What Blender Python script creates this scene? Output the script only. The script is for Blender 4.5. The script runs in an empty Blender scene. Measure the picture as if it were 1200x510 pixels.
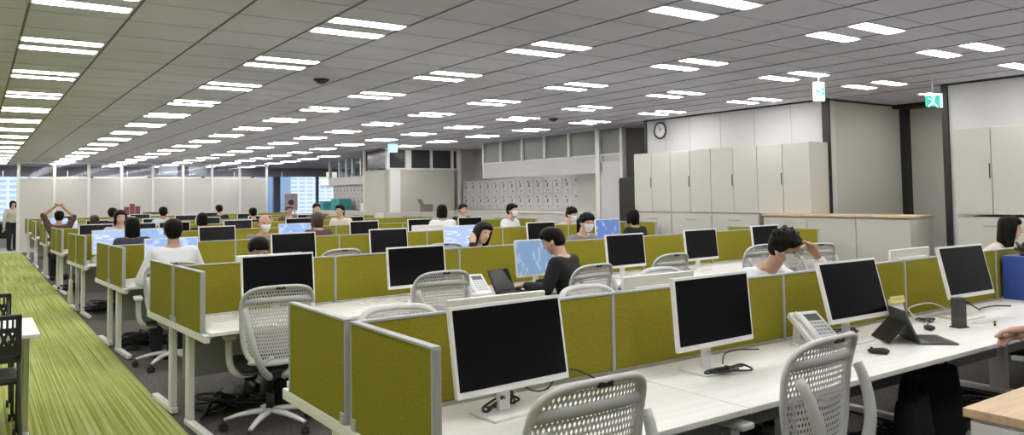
import bpy, bmesh, math, random, re
from mathutils import Vector, Matrix, Euler
random.seed(7)
PI = math.pi
SC = bpy.context.scene
COL = SC.collection
CEIL = 2.85

# ------------------------------------------------------------------ materials
MATS = {}
def mat(name, col, rough=.6, metal=0., spec=.5, emit=None, estr=0., coat=0.):
    m = bpy.data.materials.new(name); m.use_nodes = True
    b = m.node_tree.nodes['Principled BSDF']
    b.inputs['Base Color'].default_value = (*col, 1)
    b.inputs['Roughness'].default_value = rough
    b.inputs['Metallic'].default_value = metal
    b.inputs['Specular IOR Level'].default_value = spec
    if coat: b.inputs['Coat Weight'].default_value = coat
    if emit:
        b.inputs['Emission Color'].default_value = (*emit, 1)
        b.inputs['Emission Strength'].default_value = estr
    MATS[name] = m
    return m
def nodes(m): return m.node_tree.nodes, m.node_tree.links, m.node_tree.nodes['Principled BSDF']
def noisy(m, c1, c2, scale=(20, 20, 20), detail=3, coord='Object', rough=None, bump=0, lo=.35, hi=.65):
    n, l, b = nodes(m)
    tc = n.new('ShaderNodeTexCoord'); mp = n.new('ShaderNodeMapping'); mp.inputs['Scale'].default_value = scale
    nz = n.new('ShaderNodeTexNoise'); nz.inputs['Scale'].default_value = 1; nz.inputs['Detail'].default_value = detail
    cr = n.new('ShaderNodeValToRGB'); cr.color_ramp.elements[0].color = (*c1, 1); cr.color_ramp.elements[1].color = (*c2, 1)
    cr.color_ramp.elements[0].position = lo; cr.color_ramp.elements[1].position = hi
    l.new(tc.outputs[coord], mp.inputs['Vector']); l.new(mp.outputs[0], nz.inputs['Vector'])
    l.new(nz.outputs['Fac'], cr.inputs[0]); l.new(cr.outputs[0], b.inputs['Base Color'])
    if bump:
        bp = n.new('ShaderNodeBump'); bp.inputs['Strength'].default_value = bump; bp.inputs['Distance'].default_value = .002
        l.new(nz.outputs['Fac'], bp.inputs['Height']); l.new(bp.outputs[0], b.inputs['Normal'])
    return m

white = mat('white_paint', (.74, .735, .72), .45)
wplast = mat('white_plastic', (.76, .76, .755), .4)
chairgrey = mat('chair_grey_plastic', (.55, .56, .55), .5)
desk = noisy(mat('desk_laminate', (.8, .79, .77), .38), (.80, .785, .755), (.86, .85, .83), (2, 30, 2))
green = noisy(mat('green_fabric', (.25, .24, .03), .9, spec=.1), (.215, .192, .016), (.25, .225, .026), (90, 90, 90), bump=.1)
alum = mat('grey_trim', (.36, .37, .38), .45)
black = mat('black_plastic', (.012, .012, .013), .5)
dark = mat('dark_grey', (.05, .052, .056), .5)
seatf = noisy(mat('seat_fabric', (.02, .02, .022), .9), (.015, .015, .017), (.03, .03, .034), (80, 80, 80))
screen_off = mat('screen_off', (.004, .0045, .006), .2, spec=.2)
chrome = mat('steel', (.5, .5, .5), .3, metal=1)
rubber = mat('rubber', (.02, .02, .02), .7)
wood = noisy(mat('light_wood', (.6, .42, .26), .5), (.58, .40, .25), (.68, .50, .33), (3, 40, 3))
cabinet_m = mat('cabinet_beige', (.55, .54, .485), .5)
locker_m = noisy(mat('locker_grey', (.50, .46, .46), .5), (.47, .44, .44), (.52, .48, .48), (4, 4, 4))
wall_m = noisy(mat('wall_white', (.68, .67, .65), .8), (.56, .55, .56), (.60, .585, .595), (1.5, 1.5, 1.5))
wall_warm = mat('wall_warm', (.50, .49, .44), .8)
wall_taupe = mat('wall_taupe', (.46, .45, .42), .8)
part_m = noisy(mat('partition_white', (.66, .64, .61), .6), (.55, .53, .505), (.59, .57, .545), (.7, .7, .7))
mauve = noisy(mat('blind_mauve', (.36, .33, .36), .9), (.52, .47, .51), (.58, .53, .57), (1, 1, 60))
def backlit(m):
    n, l, b = nodes(m); t = n.new('ShaderNodeBsdfTranslucent'); t.inputs[0].default_value = (.6, .54, .6, 1); mx = n.new('ShaderNodeMixShader'); mx.inputs[0].default_value = .5
    l.new(b.outputs[0], mx.inputs[1]); l.new(t.outputs[0], mx.inputs[2]); l.new(mx.outputs[0], n['Material Output'].inputs[0])
backlit(mauve)
tglass = mat('glass', (.9, .95, 1), .05)
def glassify(m, tint=(.9, .95, 1), gl=.10):
    n, l, b = nodes(m); out = n['Material Output']
    t = n.new('ShaderNodeBsdfTransparent'); t.inputs[0].default_value = (*tint, 1)
    g = n.new('ShaderNodeBsdfGlossy'); g.inputs['Roughness'].default_value = .03
    mx = n.new('ShaderNodeMixShader'); mx.inputs[0].default_value = gl
    l.new(t.outputs[0], mx.inputs[1]); l.new(g.outputs[0], mx.inputs[2]); l.new(mx.outputs[0], out.inputs[0])
glassify(tglass, (.93, .96, 1), .025)
sglass = mat('smoked_glass', (.05, .06, .07), .1); glassify(sglass, (.32, .34, .38), .05)
skin = mat('skin', (.50, .29, .20), .55)
skin2 = mat('skin_pale', (.58, .37, .28), .55)
hair_m = noisy(mat('black_hair', (.012, .010, .010), .5), (.003, .003, .003), (.008, .007, .006), (60, 60, 6)); hair_m.node_tree.nodes['Principled BSDF'].inputs['Specular IOR Level'].default_value = .12
hair_b = noisy(mat('brown_hair', (.05, .025, .02), .5), (.03, .016, .012), (.07, .032, .024), (60, 60, 6))
mask_m = mat('mask_white', (.72, .74, .76), .8)
cloth_w = mat('white_cloth', (.72, .74, .78), .85)
cloth_k = mat('black_cloth', (.007, .007, .008), .9)
cloth_n = mat('navy_cloth', (.03, .035, .06), .9)
cloth_b = mat('light_blue_cloth', (.45, .52, .64), .9)
cloth_g = mat('grey_cloth', (.22, .21, .22), .9)
cloth_br = mat('brown_cloth', (.10, .05, .045), .9)
cloth_be = mat('cream_cloth', (.62, .56, .46), .9)
trous = mat('dark_trousers', (.02, .022, .028), .9)
shoe_m = mat('shoe_black', (.01, .01, .01), .4)
eye_m = mat('eye_dark', (.02, .015, .012), .3)
lip_m = mat('lip', (.40, .16, .14), .5)
blue_m = mat('blue_folder', (.035, .075, .33), .5)
paper = mat('paper_white', (.8, .8, .78), .8)
yellow = mat('note_yellow', (.75, .68, .18), .8)
teal = mat('teal_box', (.04, .28, .30), .6)
redm = mat('dark_red', (.20, .05, .05), .7)
tape_blue = mat('lanyard_blue', (.03, .05, .30), .6)
keyg = mat('key_grey', (.42, .44, .47), .6)
lcd = mat('phone_display', (.10, .12, .11), .3)
lamp = mat('lamp_diffuser', (.9, .9, .9), .5, emit=(1, .985, .95), estr=26)
signg = mat('sign_green', (.02, .35, .25), .4, emit=(.03, .55, .42), estr=.8)
signw = mat('sign_white', (.8, .9, .88), .4, emit=(.45, .78, .85), estr=.75)
signb = mat('sign_cyan', (.3, .65, .7), .4, emit=(.30, .72, .80), estr=.8)

# ceiling panels: grey tile with very soft mottling
ceil_m = noisy(mat('ceiling_tile', (.55, .57, .60), .9, spec=.1), (.59, .585, .67), (.64, .635, .72), (1.1, 2.2, 1))
ceil_line = mat('ceiling_joint', (.16, .165, .17), .9)

# striped green carpet (streaks run along the aisle) and grey carpet
cg = mat('green_carpet', (.3, .34, .08), .95, spec=.05)
def carpet(m):
    n, l, b = nodes(m)
    tc = n.new('ShaderNodeTexCoord')
    mp = n.new('ShaderNodeMapping'); mp.inputs['Scale'].default_value = (75, .4, 1)
    nz = n.new('ShaderNodeTexNoise'); nz.inputs['Scale'].default_value = 1; nz.inputs['Detail'].default_value = 3
    cr = n.new('ShaderNodeValToRGB')
    e = cr.color_ramp.elements
    e[0].position = .36; e[0].color = (.27, .31, .06, 1)
    e[1].position = .66; e[1].color = (.58, .59, .27, 1)
    x = cr.color_ramp.elements.new(.5); x.color = (.40, .44, .13, 1)
    mp2 = n.new('ShaderNodeMapping'); mp2.inputs['Scale'].default_value = (1.2, 2.4, 1)
    ck = n.new('ShaderNodeTexNoise'); ck.inputs['Scale'].default_value = 1
    mx = n.new('ShaderNodeMixRGB'); mx.blend_type = 'MULTIPLY'; mx.inputs[0].default_value = .25
    nz3 = n.new('ShaderNodeTexNoise'); nz3.inputs['Scale'].default_value = 160
    mx2 = n.new('ShaderNodeMixRGB'); mx2.blend_type = 'OVERLAY'; mx2.inputs[0].default_value = .35
    l.new(tc.outputs['Object'], mp.inputs[0]); l.new(mp.outputs[0], nz.inputs[0]); l.new(nz.outputs['Fac'], cr.inputs[0])
    l.new(tc.outputs['Object'], mp2.inputs[0]); l.new(mp2.outputs[0], ck.inputs[0]); l.new(tc.outputs['Object'], nz3.inputs[0])
    l.new(cr.outputs[0], mx.inputs[1]); l.new(ck.outputs['Fac'], mx.inputs[2])
    l.new(mx.outputs[0], mx2.inputs[1]); l.new(nz3.outputs['Fac'], mx2.inputs[2]); l.new(mx2.outputs[0], b.inputs['Base Color'])
carpet(cg)
cgrey = noisy(mat('grey_carpet', (.14, .125, .12), .95, spec=.05), (.085, .078, .078), (.15, .135, .13), (45, 45, 45))
floor_pale = noisy(mat('pale_floor', (.45, .44, .43), .5), (.40, .39, .39), (.48, .47, .46), (3, 3, 3))

# chair netting : rows of slots cut right through the sheet
net = mat('chair_net', (.66, .66, .645), .55)
def netting(m):
    n, l, b = nodes(m); out = n['Material Output']
    uv = n.new('ShaderNodeTexCoord'); sp = n.new('ShaderNodeSeparateXYZ'); l.new(uv.outputs['UV'], sp.inputs[0])
    def M(op, a, b_=None, c=None):
        q = n.new('ShaderNodeMath'); q.operation = op
        for i, v in enumerate((a, b_, c)):
            if v is None: continue
            if isinstance(v, (int, float)): q.inputs[i].default_value = v
            else: l.new(v, q.inputs[i])
        return q.outputs[0]
    u = M('MULTIPLY', sp.outputs[0], 27.0); v = M('MULTIPLY', sp.outputs[1], 21.0)
    row = M('FLOOR', v); odd = M('MULTIPLY', M('MODULO', row, 2.0), .5)
    fu = M('ABSOLUTE', M('SUBTRACT', M('FRACT', M('ADD', u, odd)), .5))
    fv = M('ABSOLUTE', M('SUBTRACT', M('FRACT', v), .5))
    d = M('ADD', M('MULTIPLY', fu, 1.75), M('MULTIPLY', fv, 1.25))
    hole = M('LESS_THAN', d, .52)
    t = n.new('ShaderNodeBsdfTransparent'); mx = n.new('ShaderNodeMixShader')
    l.new(hole, mx.inputs[0]); l.new(b.outputs[0], mx.inputs[1]); l.new(t.outputs[0], mx.inputs[2]); l.new(mx.outputs[0], out.inputs[0])
netting(net)

def screen_on(name, base, dots, estr=.9, sx=9., sy=14., seed=0.):
    m = mat(name, (.02, .02, .02), .3)
    n, l, b = nodes(m)
    tc = n.new('ShaderNodeTexCoord'); mp = n.new('ShaderNodeMapping')
    mp.inputs['Scale'].default_value = (sx, sx, sy); mp.inputs['Location'].default_value = (seed, seed * .7, seed * 1.3)
    vr = n.new('ShaderNodeTexVoronoi'); vr.distance = 'CHEBYCHEV'; vr.inputs['Scale'].default_value = 2
    cr = n.new('ShaderNodeValToRGB'); cr.color_ramp.interpolation = 'CONSTANT'
    e = cr.color_ramp.elements; e[0].color = (*base, 1); e[0].position = 0
    e[1].color = (*dots, 1); e[1].position = .72
    l.new(tc.outputs['Object'], mp.inputs[0]); l.new(mp.outputs[0], vr.inputs['Vector'])
    l.new(vr.outputs['Color'], cr.inputs[0]); l.new(cr.outputs[0], b.inputs['Emission Color'])
    b.inputs['Emission Strength'].default_value = estr
    return m
scr_blue = screen_on('screen_blue', (.30, .47, .85), (.55, .68, .92), .95)
scr_pale = screen_on('screen_pale', (.42, .55, .88), (.75, .82, .95), 1.0, 6, 20, 3.)
scr_deep = screen_on('screen_deep', (.12, .22, .55), (.28, .42, .75), .9, 14, 10, 8.)
scr_steel = screen_on('screen_steel', (.22, .36, .58), (.38, .50, .70), .85, 18, 8, 5.)

# ------------------------------------------------------------------ mesh builder
class MB:
    def __init__(s): s.bm = bmesh.new(); s.uv = None
    def _mi(s, faces, mi):
        for f in faces: f.material_index = mi
    def box(s, c, d, rot=None, bev=0., mi=0, seg=2):
        t = bmesh.new(); bmesh.ops.create_cube(t, size=1)
        for v in t.verts: v.co = Vector((v.co.x * d[0], v.co.y * d[1], v.co.z * d[2]))
        if bev: bmesh.ops.bevel(t, geom=t.edges[:], offset=min(bev, min(d) * .45), segments=seg, affect='EDGES', profile=.6)
        R = rot if rot is not None else Matrix.Identity(3)
        s._merge(t, lambda p: R @ p + Vector(c), mi)
        return s
    def _merge(s, t, fn, mi=0, smooth=False):
        mp = {}
        for v in t.verts: mp[v] = s.bm.verts.new(fn(v.co))
        for f in t.faces:
            try:
                g = s.bm.faces.new([mp[v] for v in f.verts]); g.material_index = mi; g.smooth = smooth
            except ValueError: pass
        t.free()
    def tube(s, pts, r, seg=8, mi=0, closed=False, flat=1.0):
        pts = [Vector(p) for p in pts]; n = len(pts)
        rs = r if isinstance(r, (list, tuple)) else [r] * n
        rings = []; up = Vector((0, 0, 1)); prev = None
        for i, p in enumerate(pts):
            if closed: t = pts[(i + 1) % n] - pts[i - 1]
            else: t = pts[min(i + 1, n - 1)] - pts[max(i - 1, 0)]
            t.normalize()
            if prev is None:
                a = t.cross(up)
                if a.length < .05: a = t.cross(Vector((0, 1, 0)))
            else: a = prev - t * prev.dot(t)
            a.normalize(); prev = a; b = t.cross(a)
            rings.append([s.bm.verts.new(p + (a * math.cos(2 * PI * k / seg) + b * math.sin(2 * PI * k / seg) * flat) * rs[i]) for k in range(seg)])
        m = n if closed else n - 1
        for i in range(m):
            A, B = rings[i], rings[(i + 1) % n]
            for k in range(seg):
                f = s.bm.faces.new([A[k], A[(k + 1) % seg], B[(k + 1) % seg], B[k]]); f.smooth = True; f.material_index = mi
        if not closed:
            for R_ in (rings[0][::-1], rings[-1]):
                f = s.bm.faces.new(R_); f.material_index = mi
        return s
    def cyl(s, p0, p1, r0, r1=None, seg=16, mi=0):
        return s.tube([p0, p1], [r0, r0 if r1 is None else r1], seg, mi)
    def hull(s, blobs, seg=10, mi=0):
        t = bmesh.new()
        for bl in blobs:
            c, r = Vector(bl[0]), bl[1]
            if isinstance(r, (int, float)): r = (r, r, r)
            R = bl[2] if len(bl) > 2 else None
            for i in range(seg + 1):
                th = PI * i / seg
                for k in range(seg * 2):
                    ph = PI * k / seg
                    p = Vector((r[0] * math.sin(th) * math.cos(ph), r[1] * math.sin(th) * math.sin(ph), r[2] * math.cos(th)))
                    if R is not None: p = R @ p
                    t.verts.new(p + c)
        bmesh.ops.remove_doubles(t, verts=t.verts[:], dist=1e-5)
        o = bmesh.ops.convex_hull(t, input=t.verts[:])
        dead = [g for g in (o['geom_interior'] + o['geom_unused']) if isinstance(g, bmesh.types.BMVert)]
        if dead: bmesh.ops.delete(t, geom=list(set(dead)), context='VERTS')
        bmesh.ops.recalc_face_normals(t, faces=t.faces[:])
        s._merge(t, lambda p: p.copy(), mi, True)
        return s
    def quad(s, pts, mi=0):
        f = s.bm.faces.new([s.bm.verts.new(Vector(p)) for p in pts]); f.material_index = mi; return s
    def prism(s, prof, x0, x1, mi=0):
        A = [s.bm.verts.new((x0, y, z)) for y, z in prof]; B = [s.bm.verts.new((x1, y, z)) for y, z in prof]; n = len(prof)
        fs = [s.bm.faces.new(A[::-1]), s.bm.faces.new(B)]
        for i in range(n): fs.append(s.bm.faces.new([A[i], A[(i + 1) % n], B[(i + 1) % n], B[i]]))
        bmesh.ops.recalc_face_normals(s.bm, faces=fs)
        for f in fs: f.material_index = mi
        return s
    def mesh(s, name, mats):
        me = bpy.data.meshes.new(name); s.bm.to_mesh(me); s.bm.free()
        for m in (mats if isinstance(mats, (list, tuple)) else [mats]): me.materials.append(m)
        return me

CACHE = {}
def cached(key, fn, mats, name=None):
    if key not in CACHE:
        b = MB(); fn(b); CACHE[key] = b.mesh(name or key, mats)
    return CACHE[key]
def obj(name, me, parent=None, loc=(0, 0, 0), rot=(0, 0, 0), label=None):
    o = bpy.data.objects.new(name, me); COL.objects.link(o)
    o.location = loc; o.rotation_euler = rot
    if parent: o.parent = parent
    if label: o['label'] = label
    return o
def part(name, fn, mats, parent=None, loc=(0, 0, 0), rot=(0, 0, 0), key=None, label=None):
    if key: me = cached(key, fn, mats, name)
    else:
        b = MB(); fn(b); me = b.mesh(name, mats)
    return obj(name, me, parent, loc, rot, label)
def thing(name, label, cat, loc=(0, 0, 0), rz=0., group=None):
    o = bpy.data.objects.new(name, None); COL.objects.link(o); o.empty_display_size = .1
    o.location = loc; o.rotation_euler = (0, 0, rz)
    o['label'] = label; o['category'] = cat
    if group: o['group'] = group
    return o
def tag(o, label, cat, group=None, kind=None):
    o['label'] = label; o['category'] = cat
    if group: o['group'] = group
    if kind: o['kind'] = kind
    return o
def struct(name, fn, mats, parent=None, loc=(0, 0, 0), rot=(0, 0, 0), key=None):
    o = part(name, fn, mats, parent, loc, rot, key)
    if not parent: o['kind'] = 'structure'
    return o
def bx(c, d, bev=0., mi=0, rot=None): return lambda b: b.box(c, d, rot, bev, mi)
def copy_tree(src, loc=None, rz=None, label=None, group=None):
    r = src.copy(); COL.objects.link(r)
    if loc is not None: r.location = loc
    if rz is not None: r.rotation_euler = (0, 0, rz)
    if label: r['label'] = label
    if group: r['group'] = group
    def rec(a, b):
        for ch in list(a.children):
            if ch == b: continue
            c = ch.copy(); COL.objects.link(c); c.parent = b; rec(ch, c)
    rec(src, r)
    return r

# ------------------------------------------------------------------ room shell
struct('floor', lambda b: b.quad([(-7, -4, 0), (14, -4, 0), (14, 34, 0), (-7, 34, 0)]), cgrey)
# carpet strip and pale end floor are thin layers laid on the slab
struct('trim_1', bx((-2.9, 12.25, .003), (8.18, 32.5, .006)), cg)
struct('trim_2', bx((.9, 30.9, .004), (15.8, 4.8, .008)), floor_pale)
struct('ceiling', bx((3.5, 15, CEIL + .05), (21, 38, .1)), ceil_m)

LX = [-1.5, .29, 2.09, 3.86, 5.58, 7.2, 8.72, 10.4]
lines = []
for a, b_ in zip(LX, LX[1:]):
    for k in range(3): lines.append(a - .02 + (b_ - a) * k / 3)
tn = [3]
def nxt():
    tn[0] += 1; return 'trim_%d' % (tn[0] - 1)
def jo(b):
    for x in lines: b.box((x, 15, CEIL - .001), (.016, 38, .006))
struct(nxt(), jo, ceil_line)
cj = mat('ceiling_joint_soft', (.40, .41, .43), .9)
def jo2(b):
    for k in range(64): b.box((3.5, -3.5 + k * .595, CEIL - .0005), (21, .007, .003))
struct(nxt(), jo2, cj)
# far end: partition with glazed transom
def farwall(b):
    for i in range(9):
        x = 1.12 + i * .978
        if i < 8: b.box((x + .489, 29.0, 1.165), (.968, .06, 2.29), bev=.006)
struct('wall_back', farwall, part_m)
def farposts(b):
    for i in range(9): b.box((1.12 + i * .978, 29.0, CEIL / 2), (.085 if i in (0, 1, 2, 3, 4) else .07, .10, CEIL))
    b.box((1.12 + 3.912, 29.0, 2.31), (7.824, .09, .03)); b.box((1.12 + 3.912, 29.0, CEIL - .03), (7.824, .11, .06))
struct(nxt(), farposts, white)
def ftrans(b):
    for i in range(8): b.box((1.12 + i * .978 + .489, 29.0, 2.56), (.89, .012, .47))
struct('window_1', ftrans, tglass)
struct(nxt(), lambda b: [b.box((1.12 + i * .978 + .5, 29.06, 2.6), (.6, .01, .34)) for i in (4, 5)], wall_m)

# facade with windows behind
FY = 33.0
def facade(b):
    b.box((3.5, FY + .1, .40), (21, .2, .80)); b.box((3.5, FY + .1, 2.78), (21, .2, .15))
struct('wall_window_side', facade, wall_taupe)
def mull(b):
    for i, x in enumerate((-5.2, -3.2, -1.2, .35, 1.6, 3.6, 5.6, 7.6, 9.6, 10.6, 12.4, 13.4)):
        b.box((x, FY - .02, 1.75), (.28 if i == 9 else .09, .16, 1.95))
    b.box((3.5, FY, .84), (21, .18, .08))
w = struct('window_2', lambda b: b.box((3.5, FY + .04, 1.75), (21, .012, 1.9)), tglass)
struct('window_frame', mull, mat('mullion', (.12, .14, .17), .5), w)
bl = part('roller_blind', lambda b: [b.box((-4.2 + 2. * i, FY - .14, 2.67), (1.96, .012, .38)) for i in range(9)], mauve)
bl['kind'] = 'structure'; bl.name = nxt()

struct('wall_left', bx((-7.05, 15, CEIL / 2), (.1, 38, CEIL)), wall_m)
struct('wall_front', bx((3.5, -4.05, CEIL / 2), (21, .1, CEIL)), wall_m)
struct('wall_outer_right', bx((14.05, 15, CEIL / 2), (.1, 38, CEIL)), wall_warm)

# right side wall with storage bay and alcove
struct('wall_right', bx((9.83, 8.09, CEIL / 2), (.16, 3.58, CEIL)), wall_m)
struct('wall_right_near', bx((9.83, .4, CEIL / 2), (.16, 8.62, CEIL)), wall_m)
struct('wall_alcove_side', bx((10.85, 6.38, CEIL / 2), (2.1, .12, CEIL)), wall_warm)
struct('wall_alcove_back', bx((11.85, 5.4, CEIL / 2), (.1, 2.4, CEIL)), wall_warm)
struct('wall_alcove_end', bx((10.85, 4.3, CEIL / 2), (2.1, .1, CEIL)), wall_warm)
def strips(b):
    b.box((9.735, 6.325, CEIL / 2), (.03, .11, CEIL)); b.box((9.735, 4.715, CEIL / 2), (.03, .07, CEIL))
    b.box((11.72, 6.28, CEIL / 2), (.16, .08, CEIL)); b.box((9.738, 9.86, CEIL / 2), (.025, .04, CEIL))
    b.box((9.74, 8.1, CEIL - .012), (.02, 3.6, .024)); b.box((9.74, .4, CEIL - .012), (.02, 8.6, .024)); b.box((10.8, 6.31, CEIL - .012), (2.1, .02, .024))
    b.box((11.6, 6.0, CEIL - .03), (.3, 1.0, .06))
struct(nxt(), strips, black)
def wj(b):
    for y in (6.9, 7.55, 8.2, 8.85, 9.4): b.box((9.749, y, CEIL / 2), (.004, .008, CEIL))
struct(nxt(), wj, alum)

# recessed locker bay with hanging glazed screen wall
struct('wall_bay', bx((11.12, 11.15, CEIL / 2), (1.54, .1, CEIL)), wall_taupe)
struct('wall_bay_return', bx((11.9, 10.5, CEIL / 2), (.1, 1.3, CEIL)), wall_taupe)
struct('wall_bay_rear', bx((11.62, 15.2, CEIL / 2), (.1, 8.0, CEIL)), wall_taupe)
def lint(b):
    b.box((10.3, 13.85, 2.165), (.07, 4.4, .36))
    b.box((10.3, 11.37, 1.1), (.07, .62, 2.2))
struct('wall_screen', lint, wall_m)
def lposts(b):
    for y in (16.03, 15.25, 14.38, 13.53, 12.68): b.box((10.3, y, 2.59), (.09, .075, .52))
    b.box((10.3, 11.75, CEIL / 2), (.12, .12, CEIL)); b.box((10.3, 11.06, CEIL / 2), (.11, .07, CEIL))
    b.box((10.3, 13.5, 2.34), (.09, 5., .03)); b.box((10.3, 16.03, 2.25), (.075, .05, .52))
struct(nxt(), lposts, white)
greyglass = mat('frosted_grey_glass', (.17, .18, .17), .3)
def lgl(b):
    for y0, y1 in ((15.29, 15.99), (14.42, 15.21), (13.57, 14.34), (12.72, 13.49), (11.81, 12.64), (11.1, 11.69)):
        b.box((10.3, (y0 + y1) / 2, 2.6), (.02, y1 - y0, .48))
struct('window_3', lgl, greyglass)
# projecting meeting room block
def block(b):
    b.box((9.86, 18.5, 1.14), (2.0, .1, 2.28)); b.box((8.88, 19.25, 1.14), (.1, 1.4, 2.28))
struct('wall_meeting_room', block, wall_warm)
def bposts(b):
    for x, w_ in ((8.86, .07), (9.45, .16), (10.15, .05), (10.8, .06), (11.0, .10)):
        b.box((x, 18.48, CEIL - .29), (w_, .12, .58))
    b.box((11.03, 18.46, CEIL / 2), (.07, .12, CEIL)); b.box((9.9, 18.48, 2.3), (2.1, .11, .04))
    b.box((9.06, 18.47, 1.14), (.3, .07, 2.28)); b.box((8.88, 19.9, CEIL / 2), (.12, .08, CEIL))
    b.box((9.9, 18.48, CEIL - .02), (2.3, .12, .04))
struct(nxt(), bposts, white)
def bgl(b):
    for a, c in ((8.9, 9.37), (9.53, 10.12), (10.18, 10.77), (10.83, 10.95)): b.box(((a + c) / 2, 18.5, 2.57), (c - a, .02, .5))
    b.box((8.88, 19.2, 2.57), (.02, 1.3, .5))
struct('window_4', bgl, mat('dark_transom_glass', (.035, .037, .042), .15))
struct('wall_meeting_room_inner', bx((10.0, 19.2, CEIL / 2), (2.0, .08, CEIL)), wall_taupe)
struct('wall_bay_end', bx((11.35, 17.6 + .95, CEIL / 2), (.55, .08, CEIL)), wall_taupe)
# far right transom wall over the second locker run
def ftr(b):
    b.box((10.3, 23.7, 2.12), (.08, 4.9, .26)); b.box((10.85, 24.0, 1.0), (.06, 6, 2.0))
struct('wall_screen_far', ftr, wall_m)
def fp(b):
    for y in (26.1, 25.2, 24.6, 24.1, 23.4, 22.7, 22.3, 21.6, 21.2): b.box((10.3, y, 2.55), (.09, .08, .6))
struct(nxt(), fp, white)
struct('window_5', lambda b: b.box((10.3, 23.7, 2.55), (.015, 4.9, .56)), tglass)
struct('wall_far_inner', lambda b: b.box((12.4, 24, CEIL / 2), (.1, 8, CEIL)), wall_m)

# outside: pale towers in daylight, seen through the glass
tower_m = mat('tower', (.55, .65, .8), .7)
def towermat(m):
    n, l, b = nodes(m); tc = n.new('ShaderNodeTexCoord'); br = n.new('ShaderNodeTexBrick')
    mp = n.new('ShaderNodeMapping'); mp.inputs['Scale'].default_value = (.12, .12, .12); mp.inputs['Rotation'].default_value = (PI / 2, 0, 0)
    br.inputs['Color1'].default_value = (.38, .53, .74, 1); br.inputs['Color2'].default_value = (.45, .6, .78, 1); br.inputs['Mortar'].default_value = (.68, .78, .9, 1)
    br.offset = 0; br.inputs['Mortar Size'].default_value = .06
    l.new(tc.outputs['Object'], mp.inputs[0]); l.new(mp.outputs[0], br.inputs[0]); l.new(br.outputs[0], b.inputs['Base Color'])
towermat(tower_m)
for x, y, w_, h, lab in ((-3, 75, 14, 40, 'pale blue glass tower outside, left of the open window end'), (16, 90, 14, 5.6, 'low pale office block outside the windows, beside the narrow white one'), (28.5, 85, 3.2, 9.5, 'narrow white office block outside the windows at the right'), (37, 95, 9, 7, 'wide pale office block outside, furthest right')):
    t = thing('office_tower', lab, 'building', (x, y, -30))
    part('tower_walls', bx((0, 0, h / 2 + 13), (w_, 12, h + 26)), tower_m, t)
    part('roof_parapet', bx((0, 0, h + 26.4), (w_ + .6, 12.6, .8)), white, t)

# ------------------------------------------------------------------ ceiling lights
def dif(b): b.box((0, 0, 0), (.54, .125, .012), bev=.004)
def hous(b):
    for s in (-1, 1):
        b.box((0, s * .19 - .085, 0), (.58, .012, .010)); b.box((0, s * .19 + .085, 0), (.58, .012, .010))
        b.box((-.285, s * .19, 0), (.012, .17, .010)); b.box((.285, s * .19, 0), (.012, .17, .010))
ordn = ['first', 'second', 'third', 'fourth', 'fifth', 'sixth', 'seventh', 'eighth', 'ninth', 'tenth', 'eleventh', 'twelfth', 'thirteenth', 'fourteenth', 'fifteenth', 'sixteenth', 'seventeenth', 'eighteenth']
def in_view(x, y, z):
    a, p = math.radians(34.78), math.radians(2.68)
    fw = Vector((math.sin(a) * math.cos(p), math.cos(a) * math.cos(p), math.sin(p))); rt = Vector((math.cos(a), -math.sin(a), 0)); up = rt.cross(fw)
    v = Vector((x, y, z - 1.57)); d = v.dot(fw)
    return d > .1 and -10 < 600 + 906 * v.dot(rt) / d < 1210 and -3 < 186 - 906 * v.dot(up) / d < 513
for ci, x0 in enumerate(LX):
    kk = 0
    for k in range(-3, 16):
        y = 5.5 - .037 * x0 + 1.775 * k
        if y > 32: continue  # rows beyond the far partition are added to brighten that end and its blinds
        if x0 > 9 and (y < 4.4 or 6.2 < y < 12 or y > 17.5): continue  # past the right wall: alcove lights, plus bay lights added to brighten the recess
        if x0 > 8.5 and y > 18 and (x0 > 9 or y < 22): continue
        if not in_view(x0 + .27, y, CEIL): lab = 'twin-tube ceiling light over the part of the room outside the frame'
        else:
            lab = 'twin-tube ceiling light, %s from the camera in the %s column from the left' % (ordn[kk], ordn[ci - 1]); kk += 1
        t = thing('ceiling_light', lab, 'ceiling light', (x0 + .27, y, CEIL - .004), 0, 'recessed ceiling lights')
        part('housing', hous, white, t, key='lh')
        for s in (-1, 1): part('diffuser', dif, lamp, t, (0, s * .19, -.002), key='ld')

# ceiling speakers / detectors
for i, (x, y, lab) in enumerate(((3.06, 8.0, 'black ceiling speaker between the light columns at upper left'), (8.02, 10.3, 'small dark ceiling detector above the middle desks'), (7.54, 21.8, 'tiny dark ceiling detector far down the room'))):
    t = thing('ceiling_detector', lab, 'detector', (x, y, CEIL), 0, 'ceiling detectors')
    part('rim', lambda b: b.cyl((0, 0, 0), (0, 0, -.02), .085, .08, 20), black, t, key='dr')
    part('dome', lambda b: b.hull([((0, 0, -.02), (.06, .06, .035))]), dark, t, key='dd')

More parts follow.
